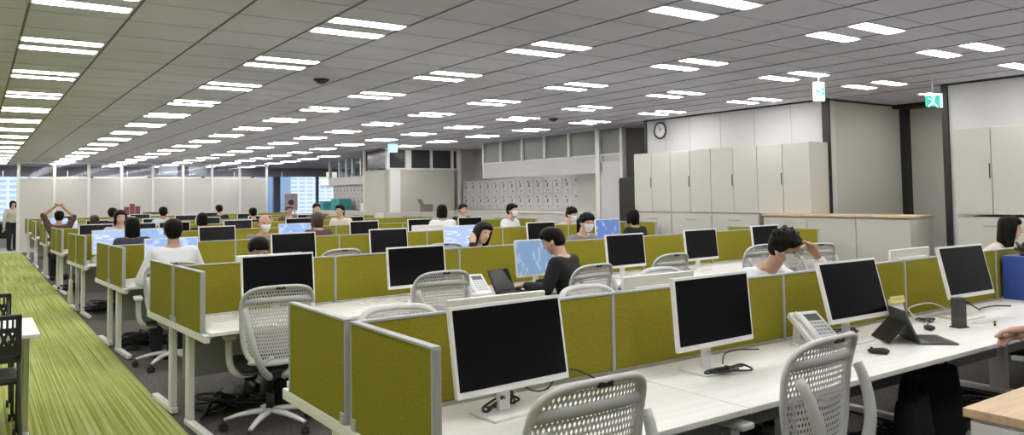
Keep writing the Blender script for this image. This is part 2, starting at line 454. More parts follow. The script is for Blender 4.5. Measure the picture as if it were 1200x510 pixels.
# exit signs hanging from the ceiling
def sign(x, y, z, w_, h, lab, glyph, rz):
    t = thing('exit_sign', lab, 'sign', (x, y, 0), rz)
    part('hanger', lambda b: b.cyl((0, 0, z + h / 2), (0, 0, CEIL), .008, seg=8), white, t)
    part('sign_body', bx((0, 0, z), (w_, .035, h), .004), {'arrow': signw, 'far': signb, 'run': signg}[glyph], t)
    def g(b):
        y_ = -.0195
        if glyph == 'arrow':
            b.box((-.02, y_, z), (w_ * .35, .003, h * .10)); 
            b.box((.035, y_, z + .022), (w_ * .26, .003, h * .09), Matrix.Rotation(.8, 3, 'Y')); b.box((.035, y_, z - .022), (w_ * .26, .003, h * .09), Matrix.Rotation(-.8, 3, 'Y'))
        else:
            b.box((-.005, y_, z + .055), (.035, .003, .035)); b.box((0, y_, z), (.022, .003, .09), Matrix.Rotation(.35, 3, 'Y'))
            b.box((.03, y_, z - .055), (.02, .003, .07), Matrix.Rotation(-.7, 3, 'Y')); b.box((-.035, y_, z - .045), (.02, .003, .07), Matrix.Rotation(.7, 3, 'Y'))
            b.box((-.03, y_, z + .02), (.06, .003, .016), Matrix.Rotation(.4, 3, 'Y')); b.box((.085, y_, z), (.03, .003, .17))
    part('pictogram', g, signg if glyph == 'arrow' else signw, t)
sign(7.61, 5.02, 2.655, .12, .21, 'pale cyan hanging sign with an arrow pointing right', 'arrow', -.55)
sign(9.22, 4.60, 2.60, .15, .13, 'small green lit exit sign with running figure by the door gap', 'run', -.8)
sign(8.0, 16.4, 2.70, .22, .2, 'distant cyan hanging exit sign over the middle of the room', 'far', -.3)

# wall clock
t = thing('wall_clock', 'round wall clock with pale face high on the wall above the cabinets', 'clock', (9.735, 9.50, 2.645), PI / 2 - 0)
t.rotation_euler = (0, 0, -PI / 2)
part('rim', lambda b: b.tube([(math.cos(a) * .135, -.01, math.sin(a) * .135) for a in [2 * PI * k / 32 for k in range(32)]], .016, 8, closed=True), dark, t)
part('face', lambda b: b.cyl((0, .01, 0), (0, -.012, 0), .13, seg=32), paper, t)
def hands(b):
    b.box((.02, -.016, .02), (.012, .003, .08), Matrix.Rotation(.7, 3, 'Y')); b.box((-.01, -.018, .04), (.008, .003, .11), Matrix.Rotation(-.2, 3, 'Y'))
    for k in range(12):
        a = k * PI / 6; b.box((math.cos(a) * .105, -.014, math.sin(a) * .105), (.008, .003, .018), Matrix.Rotation(PI / 2 - a, 3, 'Y'))
part('clock_hands', hands, black, t)

# ------------------------------------------------------------------ cabinets on the right
def upper_cab(w_, h, d=.44):
    def f(b): b.box((0, 0, h / 2), (d, w_ - .006, h), bev=.004)
    return f
def cab(yc, w_, z0, h, lab, seam=True, handle=True, nm='wall_cabinet'):
    t = thing(nm, lab, 'cabinet', (9.52, yc, z0), 0, 'beige storage cabinets')
    part('body', upper_cab(w_, h), cabinet_m, t)
    for s in (-1, 1):
        d = part('door', lambda b: b.box((-.229, s * w_ / 4, h / 2), (.018, w_ / 2 - .008, h - .012), bev=.003), cabinet_m, t)
        if handle and s == 1:
            part('handle', lambda b: b.box((-.242, s * .02, h / 2), (.014, .012, .17), bev=.004), dark, d)
    return t
yl = [9.70, 8.86, 8.02, 7.16, 6.30]
names = ['leftmost', 'second', 'third', 'fourth']
for i in range(4):
    cab((yl[i] + yl[i + 1]) / 2, yl[i] - yl[i + 1], 1.25, .985, 'tall beige two-door wall cabinet, %s of the four left of the black strip' % (names[i] if i else 'leftmost'))
for i in range(2): cab(4.02 - i * .86 + .0, .80, 1.27, .985, ['beige two-door cabinet right of the door gap, nearer the black strip', 'beige two-door cabinet right of the door gap, at the frame edge'][i])
def basecab(yc, w_, lab, deep=.44, top=False, z=1.245):
    t = thing('drawer_cabinet', lab, 'cabinet', (9.52, yc, 0), 0, 'low storage cabinets')
    part('body', bx((0, 0, z / 2), (deep, w_ - .006, z), .004), cabinet_m, t)
    for k in range(3):
        d = part('drawer', bx((-deep / 2 - .008, 0, .215 + k * .40), (.018, w_ - .02, .385), .003), cabinet_m, t)
        part('handle', bx((-deep / 2 - .020, 0, .215 + k * .40 + .13), (.010, .22, .018), .003), alum, d)
    return t
for i in range(3):
    basecab((yl[i] + yl[i + 1]) / 2, yl[i] - yl[i + 1], 'beige drawer cabinet under the %s tall wall cabinet' % names[i])
t = thing('storage_counter', 'long white storage counter with light wood top below the black strip', 'counter', (9.45, 5.95, 0))
part('body', bx((0, 0, .61), (.50, 2.1, 1.22), .005), cabinet_m, t)
for k in range(3): part('door', bx((-.259, -.7 + .7 * k, .62), (.018, .69, 1.16), .004), cabinet_m, t)
part('counter_top', bx((-.01, 0, 1.235), (.56, 2.14, .028), .006), wood, t)
for i in range(2): basecab(4.02 - i * .84, .80, ['beige drawer cabinet right of the door gap under the wall cabinets', 'beige drawer cabinet at the right frame edge under the wall cabinets'][i])

# lockers
def lockers(x, y0, y1, z1, nc, nr, lab, depth=.45):
    t = thing('locker_bank', lab, 'lockers', (x, (y0 + y1) / 2, 0))
    L = y1 - y0; z0 = .1
    part('carcass', bx((depth / 2, 0, z1 / 2), (depth, L, z1), .004), locker_m, t)
    pw = L / nc; ph = (z1 - z0) / nr
    for c in range(nc):
        for r in range(nr):
            d = part('locker_door', lambda b: (b.box((0, 0, 0), (.016, pw - .012, ph - .012), bev=.003), b.box((-.009, .05, ph * .30), (.006, .05, .03), mi=1), b.box((-.009, -.02, -ph * .30), (.006, .03, .035), mi=1)), [locker_m, dark], t, (-.008, -L / 2 + pw * (c + .5), z0 + ph * (r + .5)), key='lkd%.3f%.3f' % (pw, ph))
            part('handle', lambda b: b.box((-.014, .0, .02), (.012, .022, .085), bev=.003), dark, d, key='lkh%.2f' % ph)
lockers(11.0, 13.1, 18.2, 1.96, 14, 5, 'long bank of small pinkish-grey lockers in the recess beyond the desks')
lockers(10.38, 21.9, 26.0, 1.97, 14, 5, 'distant bank of small lockers beside the end windows', .35)
part_box = thing('low_credenza', 'low pale credenza standing in front of the long locker bank', 'cabinet', (10.66, 14.75, 0))
part('body', bx((0, 0, .57), (.40, 6.8, 1.14), .005), cabinet_m, part_box)
part('counter_top', bx((0, 0, 1.155), (.44, 6.84, .03), .006), cabinet_m, part_box)
for k in range(8): part('door', bx((-.208, -2.975 + .85 * k, .58), (.016, .84, 1.08), .003), cabinet_m, part_box, key='crd%d' % k)
c2 = thing('low_credenza', 'distant low pale credenza along the far right lockers', 'cabinet', (9.95, 23.6, 0))
part('body', bx((0, 0, .57), (.45, 5.4, 1.14), .005), cabinet_m, c2)
for k in range(6): part('door', bx((-.233, -2.25 + .9 * k, .58), (.016, .88, 1.08), .003), cabinet_m, c2)
c3 = thing('low_credenza', 'low pale credenza in front of the meeting room wall', 'cabinet', (9.6, 18.0, 0))
part('body', bx((0, 0, .58), (2.4, .45, 1.16), .005), cabinet_m, c3)
for k in range(3): part('door', bx((-.8 + .8 * k, -.233, .59), (.78, .016, 1.1), .003), cabinet_m, c3)
struct(nxt(), bx((10.62, 12.4, 1.58), (.04, .9, .8)), wall_taupe)
tb = thing('black_locker', 'tall black cabinet standing in the gap left of the beige cabinets', 'cabinet', (10.35, 10.72, 0))
part('body', bx((0, 0, .93), (.5, .5, 1.86), .01), black, tb)
part('door', bx((-.26, 0, .93), (.02, .47, 1.8), .004), black, tb)

# ------------------------------------------------------------------ bench desks
DZ = .72; PT = 1.095
def tabletop(p): return lambda b: b.box((0, 0, DZ - .0125), (p - .004, .76, .025), bev=.004)
def tabtrim(p): return lambda b: b.box((0, 0, 0), (p - .004, .012, .03))
def screenf(p): return lambda b: b.box((0, 0, 0), (p - .022, .026, PT - DZ - .02), bev=.004)
def sframe(p):
    def f(b):
        h = PT - DZ
        b.box((-p / 2 + .005, 0, 0), (.010, .032, h), bev=.003); b.box((p / 2 - .005, 0, 0), (.010, .032, h), bev=.003)
        b.box((0, 0, h / 2 - .004), (p - .004, .032, .010), bev=.002)
    return f
def cleg(s):
    def f(b):
        b.box((0, s * .22, .37), (.045, .075, .63), bev=.006)
        b.box((0, s * .45, .03), (.05, .58, .04), bev=.008)
        b.box((0, s * .40, .675), (.04, .50, .035), bev=.005)
    return f
def mleg(b):
    b.box((0, 0, .34), (.05, .12, .62), bev=.006); b.box((0, 0, .03), (.06, .9, .04), bev=.008)
modesty = mat('modesty_grey', (.30, .31, .30), .6)
rowname = ['first', 'second', 'third', 'fourth', 'fifth', 'sixth', 'seventh', 'eighth']
SK = math.atan(.055)
ROWS = []
def bench(k, y, p, n, rz):
    X0 = 1.20
    t = thing('bench_desk', 'long white bench desk with green fabric screens, %s row from the camera' % rowname[k], 'desk', (X0, y, 0), rz, 'bench desk rows')
    for i in range(n):
        for s in (-1, 1):
            tt = part('tabletop', tabletop(p), desk, t, (p * (i + .5), s * .415, 0), key='top%.2f' % p)
        sc = part('privacy_screen', screenf(p), green, t, (p * (i + .5), 0, (DZ + PT) / 2), key='scr%.2f' % p)
        part('screen_frame', sframe(p), alum, sc, key='scf%.2f' % p)
    L = n * p
    for i in range(n): part('modesty_panel', lambda b: b.box((0, 0, .47), (p - .08, .018, .36), bev=.003), modesty, t, (p * (i + .5), 0, 0), key='mod%.3f' % p)
    part('cable_tray', lambda b: (b.box((L / 2, 0, .66), (L - .1, .22, .012)), b.box((L / 2, -.11, .685), (L - .1, .012, .05)), b.box((L / 2, .11, .685), (L - .1, .012, .05))), white, t)
    for x in (.03, L - .03):
        for s in (-1, 1): part('leg', cleg(s), white, t, (x, 0, 0), key='cleg%d' % s)
    for i in range(1, n):
        if i % 2 == 0 or True: part('leg', mleg, white, t, (p * i, 0, 0), key='mleg')
    # end screens at the aisle
    for e in ([-.015] + ([L + .015] if n < 8 else [])):
        for s in (-1, 1):
            es = part('end_screen', lambda b: b.box((0, 0, 0), (.024, .625, PT - .70), bev=.003), green, t, (e, s * .345, (PT + .70) / 2), key='es')
            def fr(b):
                h = PT - .70
                b.box((0, s * .318, 0), (.032, .018, h + .004), bev=.006); b.box((0, -s * .316, 0), (.030, .012, h), bev=.003)
                b.box((0, 0, h / 2 + .002), (.032, .645, .010), bev=.003)
                b.box((0, -s * .29, -h / 2 + .02), (.034, .04, .045), bev=.003)
            part('screen_frame', fr, alum, es, key='esf%d' % s)
    part('end_rail', lambda b: b.box((-.012, 0, .675), (.035, 1.52, .05), bev=.006), white, t)
    ROWS.append((X0, y, rz)); return t
def W(k, u, v, z=0):
    X0, y, rz = ROWS[k]
    return (X0 + u * math.cos(rz) - v * math.sin(rz), y + u * math.sin(rz) + v * math.cos(rz), z)
def U(k, X, Y):   # world -> local on row k
    X0, y, rz = ROWS[k]
    dx, dy = X - X0, Y - y
    return dx * math.cos(rz) + dy * math.sin(rz), -dx * math.sin(rz) + dy * math.cos(rz)
bench(0, 2.80, 1.31, 6, 0)
bench(1, 5.96, 1.215, 6, SK)
bench(2, 9.20, 1.30, 6, SK)
bench(3, 12.45, 1.30, 6, SK)
bench(4, 15.65, 1.20, 6, SK * .8)
bench(5, 18.9, 1.20, 6, SK * .3)
bench(6, 22.1, 1.20, 6, 0)
bench(7, 25.3, 1.20, 6, 0)

# ------------------------------------------------------------------ monitors (origin at desk contact, screen faces -Y)
def m_house(b):
    b.box((0, 0, 0), (.545, .022, .335), bev=.004); b.box((0, .02, 0), (.40, .025, .22), bev=.01)
def m_screen(b): b.box((0, -.0115, .006), (.520, .002, .296))
def m_neck(b):
    b.box((0, .05, .12), (.055, .022, .24), bev=.006); b.box((0, .03, .24), (.05, .05, .05), bev=.006)
def m_base(b): b.box((0, .03, .006), (.24, .17, .012), bev=.004)
MONP = {}
def monitor(loc, rz, smat, label, z=.995, tilt=.10, hm=None, group='desk monitors', roll=0.):
    hm = hm or wplast
    t = thing('monitor', label, 'monitor', (loc[0], loc[1], DZ), rz, group)
    h = part('housing', m_house, hm, t, (0, 0, z - DZ), (-tilt, roll, 0), key='mh' + hm.name)
    part('screen', m_screen, smat, h, key='ms' + smat.name)
    part('neck', m_neck, hm, t, key='mn' + hm.name)
    part('base', m_base, hm, t, key='mb' + hm.name)
    return t
dh = dark
# (row, side, X, Y, screen, extra)
MONS = [
 (0, -1, 1.715, 2.50, screen_off, dict(tilt=.16, z=.990, rz=.06, what='large monitor with black screen and white frame behind the green end screen')),
 (0, -1, 2.885, 2.50, screen_off, dict(tilt=.08, z=1.01, rz=.03, what='white-framed black-screen monitor with a cable tangle at its foot')),
 (0, -1, 4.045, 2.50, screen_off, dict(tilt=.24, z=1.01, rz=-.02, what='back-tilted white-framed monitor right of the desk phone')),
 (0, -1, 5.34, 2.50, screen_off, dict(tilt=.22, z=1.03, rz=-.04, what='white-framed monitor behind the upright dark slab')),
 (0, 1, 2.02, 3.06, screen_off, dict(z=.935)), (0, 1, 3.12, 3.1, screen_off, dict(z=.955)), (0, 1, 5.75, 3.1, screen_off, dict(z=.96)),
 (1, -1, 1.83, 5.65, screen_off, dict(what='black-screen monitor directly beyond the big empty grey chair')),
 (1, -1, 2.98, 5.68, screen_off, dict(what='black-screen monitor behind the grey chair, left of the far desk phone')),
 (1, -1, 4.24, 5.70, scr_steel, dict(what='monitor with a lit blue-grey screen in front of the person in black')),
 (1, -1, 5.37, 5.76, screen_off, dict()), (1, -1, 6.55, 5.82, screen_off, dict()), (1, -1, 7.80, 5.92, screen_off, dict()),
 (1, 1, 1.98, 6.35, screen_off, dict(z=.95)),
 (2, -1, 1.745, 8.95, scr_blue, dict(what='wide lit pale blue monitor before the person in the white shirt')),
 (2, -1, 3.09, 8.98, screen_off, dict()), (2, -1, 4.35, 9.05, screen_off, dict()), (2, -1, 5.46, 9.12, scr_pale, dict(what='lit blue monitor left of the long-haired person resting on a hand')),
 (2, -1, 6.9, 9.2, screen_off, dict()), (2, -1, 8.28, 9.28, scr_deep, dict(what='lit deep blue monitor in the right half of the third desk row')),
 (2, 1, 5.3, 9.75, screen_off, dict()), 
 (3, -1, 1.60, 12.1, scr_pale, dict()), (3, -1, 2.08, 12.12, scr_blue, dict()), (3, -1, 3.02, 12.2, screen_off, dict()), (3, -1, 4.24, 12.25, scr_blue, dict()),
 (3, -1, 5.48, 12.35, screen_off, dict()), (3, -1, 6.6, 12.4, screen_off, dict()), (3, -1, 7.7, 12.5, screen_off, dict()),
 (4, -1, 1.75, 15.3, screen_off, dict()), (4, -1, 2.45, 15.3, screen_off, dict()), (4, -1, 3.04, 15.35, screen_off, dict()), (4, -1, 4.2, 15.4, screen_off, dict()), (4, -1, 5.42, 15.45, screen_off, dict()), (4, -1, 6.6, 15.5, screen_off, dict()),
 (5, -1, 1.5, 18.55, scr_pale, dict()), (5, -1, 2.2, 18.55, screen_off, dict()), (5, -1, 3.3, 18.6, screen_off, dict()), (5, -1, 4.4, 18.6, screen_off, dict()), (5, -1, 5.6, 18.65, screen_off, dict()), (5, -1, 6.8, 18.7, screen_off, dict()),
 (6, -1, 1.6, 21.8, scr_pale, dict()), (6, -1, 3.1, 21.8, screen_off, dict()), (6, -1, 4.6, 21.8, screen_off, dict()), (6, -1, 6.2, 21.8, screen_off, dict()),
 (7, -1, 2.1, 25.0, screen_off, dict()), (7, -1, 4.0, 25.0, screen_off, dict()), (7, -1, 6.0, 25.0, screen_off, dict()),
]
for k in range(8):
    for s in (-1, 1):
        L = sorted([m for m in MONS if m[0] == k and m[1] == s], key=lambda m: m[2])
        for i, m in enumerate(L):
            d = dict(m[5]); what = d.pop('what', None); rz = d.pop('rz', 0.) + ROWS[k][2]
            if s > 0: rz += PI
            st = 'dark' if m[4] is screen_off else 'lit blue'
            if not what:
                if s < 0: what = 'monitor with %s screen, near side of the %s desk row, %s from the aisle' % (st, rowname[k], ordn[i])
                else: what = 'white monitor back on far side of the %s desk row, %s from the aisle' % (rowname[k], ordn[i])
            monitor((m[2], m[3]), rz, m[4], what, **d)

# ------------------------------------------------------------------ mesh-back task chairs (face +Y, origin on floor)
def backpt(a, r_=1.0):      # loop parameter -> point on back frame
    c, s_ = math.cos(a), math.sin(a)
    e = .42
    x = math.copysign(abs(c) ** e, c); z = math.copysign(abs(s_) ** e, s_)
    return bsurf(x * r_, z * r_)
def bsurf(u, v):
    wz = .225 + .012 * v - .025 * (v < 0) * v * v
    z = .735 + .245 * v + (.012 * (1 - u * u) if v > 0 else 0)
    y = -.255 - .035 * math.cos(v * 1.3 + .5) * 0 - .07 * max(0, v) ** 2 * .8 + .03 * (v + .3) ** 2 * (v < -.3) + .045 * u * u - .01
    return Vector((u * wz, y, z))
def ch_frame(b): b.tube([backpt(2 * PI * k / 48) for k in range(48)], .0135, 8, closed=True, flat=1.5)
def ch_net(b):
    N = 14; uvl = b.bm.loops.layers.uv.new('UVMap'); g = {}
    for i in range(N + 1):
        for j in range(N + 1):
            u = -1 + 2 * i / N; v = -1 + 2 * j / N
            # square -> rounded square
            m_ = max(abs(u), abs(v))
            if m_ > 0:
                a = math.atan2(v, u); c, s_ = math.cos(a), math.sin(a)
                q = (abs(c) ** (2 / .42) + abs(s_) ** (2 / .42)) ** (-.21)
                rr = m_; uu, vv = c * q * rr, s_ * q * rr
                uu = max(-1, min(1, uu)); vv = max(-1, min(1, vv))
            else: uu = vv = 0
            g[i, j] = (b.bm.verts.new(bsurf(uu, vv)), (uu * .5 + .5, vv * .5 + .5))
    for i in range(N):
        for j in range(N):
            q = [g[i, j], g[i + 1, j], g[i + 1, j + 1], g[i, j + 1]]
            f = b.bm.faces.new([x[0] for x in q]); f.smooth = True
            for lp, x in zip(f.loops, q): lp[uvl].uv = x[1]
def ch_bar(b):
    b.tube([bsurf(u, .66) + Vector((0, -.004, 0)) for u in (-.98, -.5, 0, .5, .98)], .007, 6, flat=3.2)
def ch_tag(b): b.box(tuple(bsurf(0, .98) + Vector((0, -.012, -.002))), (.06, .014, .018), bev=.003)
def bez(p0, p1, p2, p3, n=12):
    P = [Vector(p) for p in (p0, p1, p2, p3)]
    return [P[0] * (1 - t_) ** 3 + P[1] * 3 * t_ * (1 - t_) ** 2 + P[2] * 3 * t_ * t_ * (1 - t_) + P[3] * t_ ** 3 for t_ in [i / n for i in range(n + 1)]]
def ch_brace(s):
    def f(b):
        b.tube(bez((s * .215, -.285, .86), (s * .20, -.37, .72), (s * .16, -.40, .48), (s * .05, -.20, .395)), [.017 + .008 * i / 12 for i in range(13)], 8, flat=1.3)
        b.tube(bez((s * .05, -.36, .55), (s * .10, -.35, .52), (s * .16, -.31, .50), (s * .19, -.27, .51), 6), .011, 8)
    return f
def ch_arm(s):
    def f(b):
        b.tube(bez((s * .12, -.06, .40), (s * .27, -.06, .38), (s * .285, -.06, .44), (s * .275, -.03, .64)), .015, 8, flat=1.5)
    return f
def ch_pad(s): return lambda b: b.box((s * .275, .02, .652), (.075, .25, .026), bev=.012, seg=3)
def ch_seat(b):
    b.hull([((-.19, -.17, .455), (.04, .04, .022)), ((.19, -.17, .455), (.04, .04, .022)), ((-.19, .20, .455), (.045, .05, .025)), ((.19, .20, .455), (.045, .05, .025)), ((0, .0, .46), (.2, .2, .03))], 8)
def ch_pan(b):
    b.hull([((-.18, -.17, .425), (.04, .04, .014)), ((.18, -.17, .425), (.04, .04, .014)), ((-.16, .17, .425), (.05, .05, .014)), ((.16, .17, .425), (.05, .05, .014))], 6)
    b.box((0, -.04, .395), (.16, .26, .05), bev=.015)
def ch_col(b): b.cyl((0, 0, .12), (0, 0, .25), .028); b.cyl((0, 0, .25), (0, 0, .39), .018)
def ch_star(i):
    def f(b):
        a = i * 2 * PI / 5 + PI / 2; c, s_ = math.cos(a), math.sin(a)
        b.tube([(c * .02, s_ * .02, .125), (c * .12, s_ * .12, .118), (c * .22, s_ * .22, .100), (c * .30, s_ * .30, .078)], [.028, .025, .020, .014], 8, flat=.8)
    return f
def ch_caster(b):
    b.cyl((-.024, 0, .028), (-.006, 0, .028), .028, seg=16); b.cyl((.006, 0, .028), (.024, 0, .028), .028, seg=16); b.cyl((0, 0, .03), (0, 0, .075), .008, seg=8)
    b.box((0, 0, .045), (.02, .03, .022), bev=.004)
def make_chair(label):
    t = thing('task_chair', label, 'chair', (0, 0, 0), 0, 'grey mesh-back task chairs')
    f = part('backrest', ch_net, net, t); part('back_frame', ch_frame, chairgrey, t)
    part('lumbar_bar', ch_bar, chairgrey, f); part('maker_tag', ch_tag, black, f, label='small black tag on the top rail')
    for s in (-1, 1):
        part('back_brace', ch_brace(s), chairgrey, t)
        a = part('armrest', ch_arm(s), chairgrey, t); part('arm_pad', ch_pad(s), chairgrey, a)
    part('seat', ch_seat, seatf, t); part('seat_pan', ch_pan, dark, t)
    part('gas_column', ch_col, black, t)
    for i in range(5):
        g = part('base_leg', ch_star(i), wplast, t)
        a = i * 2 * PI / 5 + PI / 2
        part('caster', ch_caster, rubber, g, (math.cos(a) * .305, math.sin(a) * .305, 0), (0, 0, a * 1.7), key='caster')
    return t
CH = [
 (1.60, 2.15, 0, 'grey mesh-back chair nearest the camera, cut by the bottom edge'),
 (2.76, 2.11, 3, 'grey mesh-back chair pushed against the first desk row below the desk phone'),
 (1.80, 3.40, 176, 'grey chair top just showing over the screen left of the nearest monitor'),
 (3.12, 3.42, 180, 'grey chair top peeking over the screens between the two nearest monitors'),
 (1.68, 5.36, -6, 'whole grey chair with five-star base at the second desk row'),
 (2.96, 5.46, -3, 'grey mesh-back chair before the second monitor of the second desk row'),
 (4.12, 5.10, 6, 'grey mesh-back chair under the person in black using a laptop'),
 (5.38, 5.42, 2, 'empty grey chair right of the person in black, before a dark monitor'),
 (6.95, 5.62, 0, 'empty grey chair left of the masked man resting his head'),
 (7.62, 5.30, -20, 'empty grey chair alone in front of the wood-topped counter'),
 (4.75, 8.45, -15, 'empty grey chair at the third desk row before its third monitor'),
 (3.35, 8.42, 0, 'empty grey chair at the third desk row before its second monitor'),
 (1.54, 7.95, -6, 'grey chair carrying the person in the white shirt'),
 (4.28, 3.92, 180, 'grey chair under the masked man resting his head'),
]
ch0 = None
for i, (x, y, r_, lab) in enumerate(CH):
    if i == 0: ch0 = make_chair(lab); ch0.location = (x, y, 0); ch0.rotation_euler = (0, 0, math.radians(r_))
    else: copy_tree(ch0, (x, y, 0), math.radians(r_), lab)

# black folding training chairs + white table at the left edge
def make_black_chair(label, x, y, rz):
    t = thing('stacking_chair', label, 'chair', (x, y, 0), rz, 'black stacking chairs by the white table')
    def backf(b):
        # slotted plastic back : rails + slats
        for z in (.855, .60): b.box((0, -.235, z), (.44, .026, .03 if z > .8 else .05), bev=.008)
        for s in (-1, 1): b.box((s * .205, -.235, .73), (.034, .026, .27), bev=.006)
        for k in range(-6, 7): b.box((k * .029, -.235, .815), (.013, .014, .06))
        b.box((0, -.235, .775), (.40, .018, .03))
        for k in range(-4, 5): b.box((k * .043, -.232, .72), (.018, .012, .09), Matrix.Rotation(.4, 3, 'Y')); b.box((k * .043, -.238, .72), (.018, .012, .09), Matrix.Rotation(-.4, 3, 'Y'))
        b.box((0, -.235, .655), (.40, .02, .06))
    part('backrest', backf, black, t)
    part('seat', lambda b: b.box((0, .02, .45), (.44, .42, .04), bev=.018), black, t)
    for s in (-1, 1):
        l1 = part('leg', lambda b: b.tube([(s * .20, -.235, .86), (s * .21, -.21, .46), (s * .22, -.24, .06)], .011, 8), dark, t)
        part('caster', ch_caster, rubber, l1, (s * .22, -.24, 0), key='caster')
        l2 = part('leg', lambda b: b.tube([(s * .21, -.16, .44), (s * .22, .20, .43), (s * .22, .23, .06)], .011, 8), dark, t)
        part('caster', ch_caster, rubber, l2, (s * .22, .23, 0), key='caster')
    return t
make_black_chair('black slotted-back chair on casters on the near side of the white table', .03, 5.98, 0)
make_black_chair('black slotted-back chair on the far side of the white table, mostly hidden', .02, 6.90, PI)
t = thing('white_table', 'white flip-top table with chrome legs at the left edge of the aisle', 'table', (-.40, 6.32, 0))
part('tabletop', bx((0, 0, .705), (1.52, .86, .026), .006), desk, t)
for sx in (-1, 1):
    for sy in (-1, 1):
        l = part('leg', lambda b: b.box((sx * .69, sy * .26, .37), (.035, .05, .66), bev=.006), chrome, t)
    part('foot_bar', lambda b: b.box((sx * .69, 0, .05), (.04, .78, .035), bev=.008), chrome, t)

# ------------------------------------------------------------------ small desk things
def phone(x, y, rz, lab, z=DZ):
    t = thing('desk_phone', lab, 'telephone', (x, y, z), rz, 'white desk phones')
    R = Matrix.Rotation(.62, 3, 'X')
    # body is a wedge rising away from the user
    part('body', lambda b: b.box((0, 0, .088), (.20, .25, .036), R, .010), wplast, t)
    part('stand', lambda b: b.prism([(-.05, 0), (.10, 0), (.085, .13), (.06, .13), (.03, .04), (-.05, .02)], -.07, .07), wplast, t)
    hs = part('handset', lambda b: (b.tube([R @ Vector((-.07, -.10, .022)) + Vector((0, 0, .085)), R @ Vector((-.07, -.05, .042)) + Vector((0, 0, .085)), R @ Vector((-.07, .05, .042)) + Vector((0, 0, .085)), R @ Vector((-.07, .10, .022)) + Vector((0, 0, .085))], [.020, .017, .017, .020], 8, flat=1.1)), wplast, t)
    part('display', lambda b: b.box(tuple(R @ Vector((.03, .075, .02)) + Vector((0, 0, .085))), (.095, .05, .004), R, .001), lcd, t)
    def keys(b):
        for i in range(4):
            for j in range(5):
                b.box(tuple(R @ Vector((-.01 + i * .026, .03 - j * .026, .020)) + Vector((0, 0, .085))), (.018, .016, .006), R, .002)
    part('keypad', keys, keyg, t)
    def cord(b):
        pts = []
        for i in range(60):
            q = i / 59; a = q * 44
            pts.append((-.10 - .03 * math.sin(q * PI) + .006 * math.cos(a), -.08 + .16 * q, .012 + .006 * math.sin(a)))
        b.tube(pts, .002, 5)
    part('coiled_cord', cord, wplast, t)
    return t
phone(3.80, 2.58, -.22, 'white desk phone on a stand left of the back-tilted monitor, first desk row')
phone(3.50, 5.60, -.1, 'white desk phone on the second desk row left of the open laptop')
phone(2.62, 6.42, PI + .2, 'white desk phone showing over the second row screen, far side')

def cable(name, pts, r, lab, m=black, kind='cable'):
    P = []
    n = len(pts)
    for i in range(n - 1):
        p0, p1, p2, p3 = Vector(pts[max(i - 1, 0)]), Vector(pts[i]), Vector(pts[i + 1]), Vector(pts[min(i + 2, n - 1)])
        for k in range(6):
            t_ = k / 6
            P.append(.5 * ((2 * p1) + (p2 - p0) * t_ + (2 * p0 - 5 * p1 + 4 * p2 - p3) * t_ * t_ + (3 * p1 - p0 - 3 * p2 + p3) * t_ ** 3))
    P.append(Vector(pts[-1]))
    o = part(name, lambda b: b.tube(P, r, 6), m)
    return tag(o, lab, kind)
def tangle(cx, cy, z, rx, ry, rz_, n, r, seed, lab, m=black, name='cable_tangle'):
    rnd = random.Random(seed)
    pts = [(cx + rx * rnd.uniform(-1, 1), cy + ry * rnd.uniform(-1, 1), z + r + rz_ * rnd.random()) for _ in range(n)]
    return cable(name, pts, r, lab, m, 'cables')
z0 = DZ + .004
tangle(2.90, 2.42, z0, .13, .05, .03, 16, .005, 3, 'bundled black cable at the foot of the second nearest monitor')
tangle(1.70, 2.58, z0, .10, .06, .06, 16, .005, 4, 'black cable tangle under the nearest large monitor')
cable('monitor_cable', [(1.78, 2.55, .86), (1.86, 2.58, .78), (1.98, 2.62, .755), (2.08, 2.66, .80), (2.2, 2.70, .79), (2.30, 2.66, .74), (2.36, 2.62, .73)], .004, 'black cable looping right from the nearest large monitor')
cable('monitor_cable', [(3.0, 2.55, .73), (3.15, 2.66, .745), (3.3, 2.70, .74), (3.42, 2.66, .735)], .0035, 'thin dark cable lying against the screen right of the second monitor')
cable('monitor_cable', [(4.95, 2.60, .728), (5.0, 2.70, .78), (5.1, 2.72, .80), (5.3, 2.70, .80), (5.4, 2.62, .74)], .005, 'white cable rising behind the dark slab', wplast)
cable('monitor_cable', [(5.55, 2.6, .80), (5.62, 2.55, .745), (5.75, 2.60, .735), (5.9, 2.58, .74), (6.02, 2.52, .735)], .005, 'black cable trailing right of the rightmost near monitor')
tangle(4.98, 2.58, z0, .09, .05, .02, 14, .004, 6, 'small heap of dark cables behind the mouse on the first row')
tangle(4.10, 2.62, z0, .12, .05, .05, 18, .005, 9, 'tangle of white and dark cable under the back-tilted monitor', dark)
tangle(5.50, 2.62, z0, .06, .05, .10, 12, .005, 19, 'dark cables hanging below the rightmost near monitor', dark)
def wirestand(x, y, lab):
    o = part('wire_rack', lambda b: (b.tube([(x - .14 + .02 * i, y, DZ + .01 + (.035 if i % 4 in (1, 2) else 0)) for i in range(15)], .003, 6), b.tube([(x - .14, y, DZ + .006), (x - .1, y - .05, DZ + .006), (x + .1, y - .05, DZ + .006), (x + .14, y, DZ + .006)], .003, 6)), wplast)
    tag(o, lab, 'wire rack')
wirestand(1.50, 5.62, 'white wavy wire holder on the second row desk by the end screens')
wirestand(2.62, 5.70, 'white wire holder on the second row left of its second monitor')

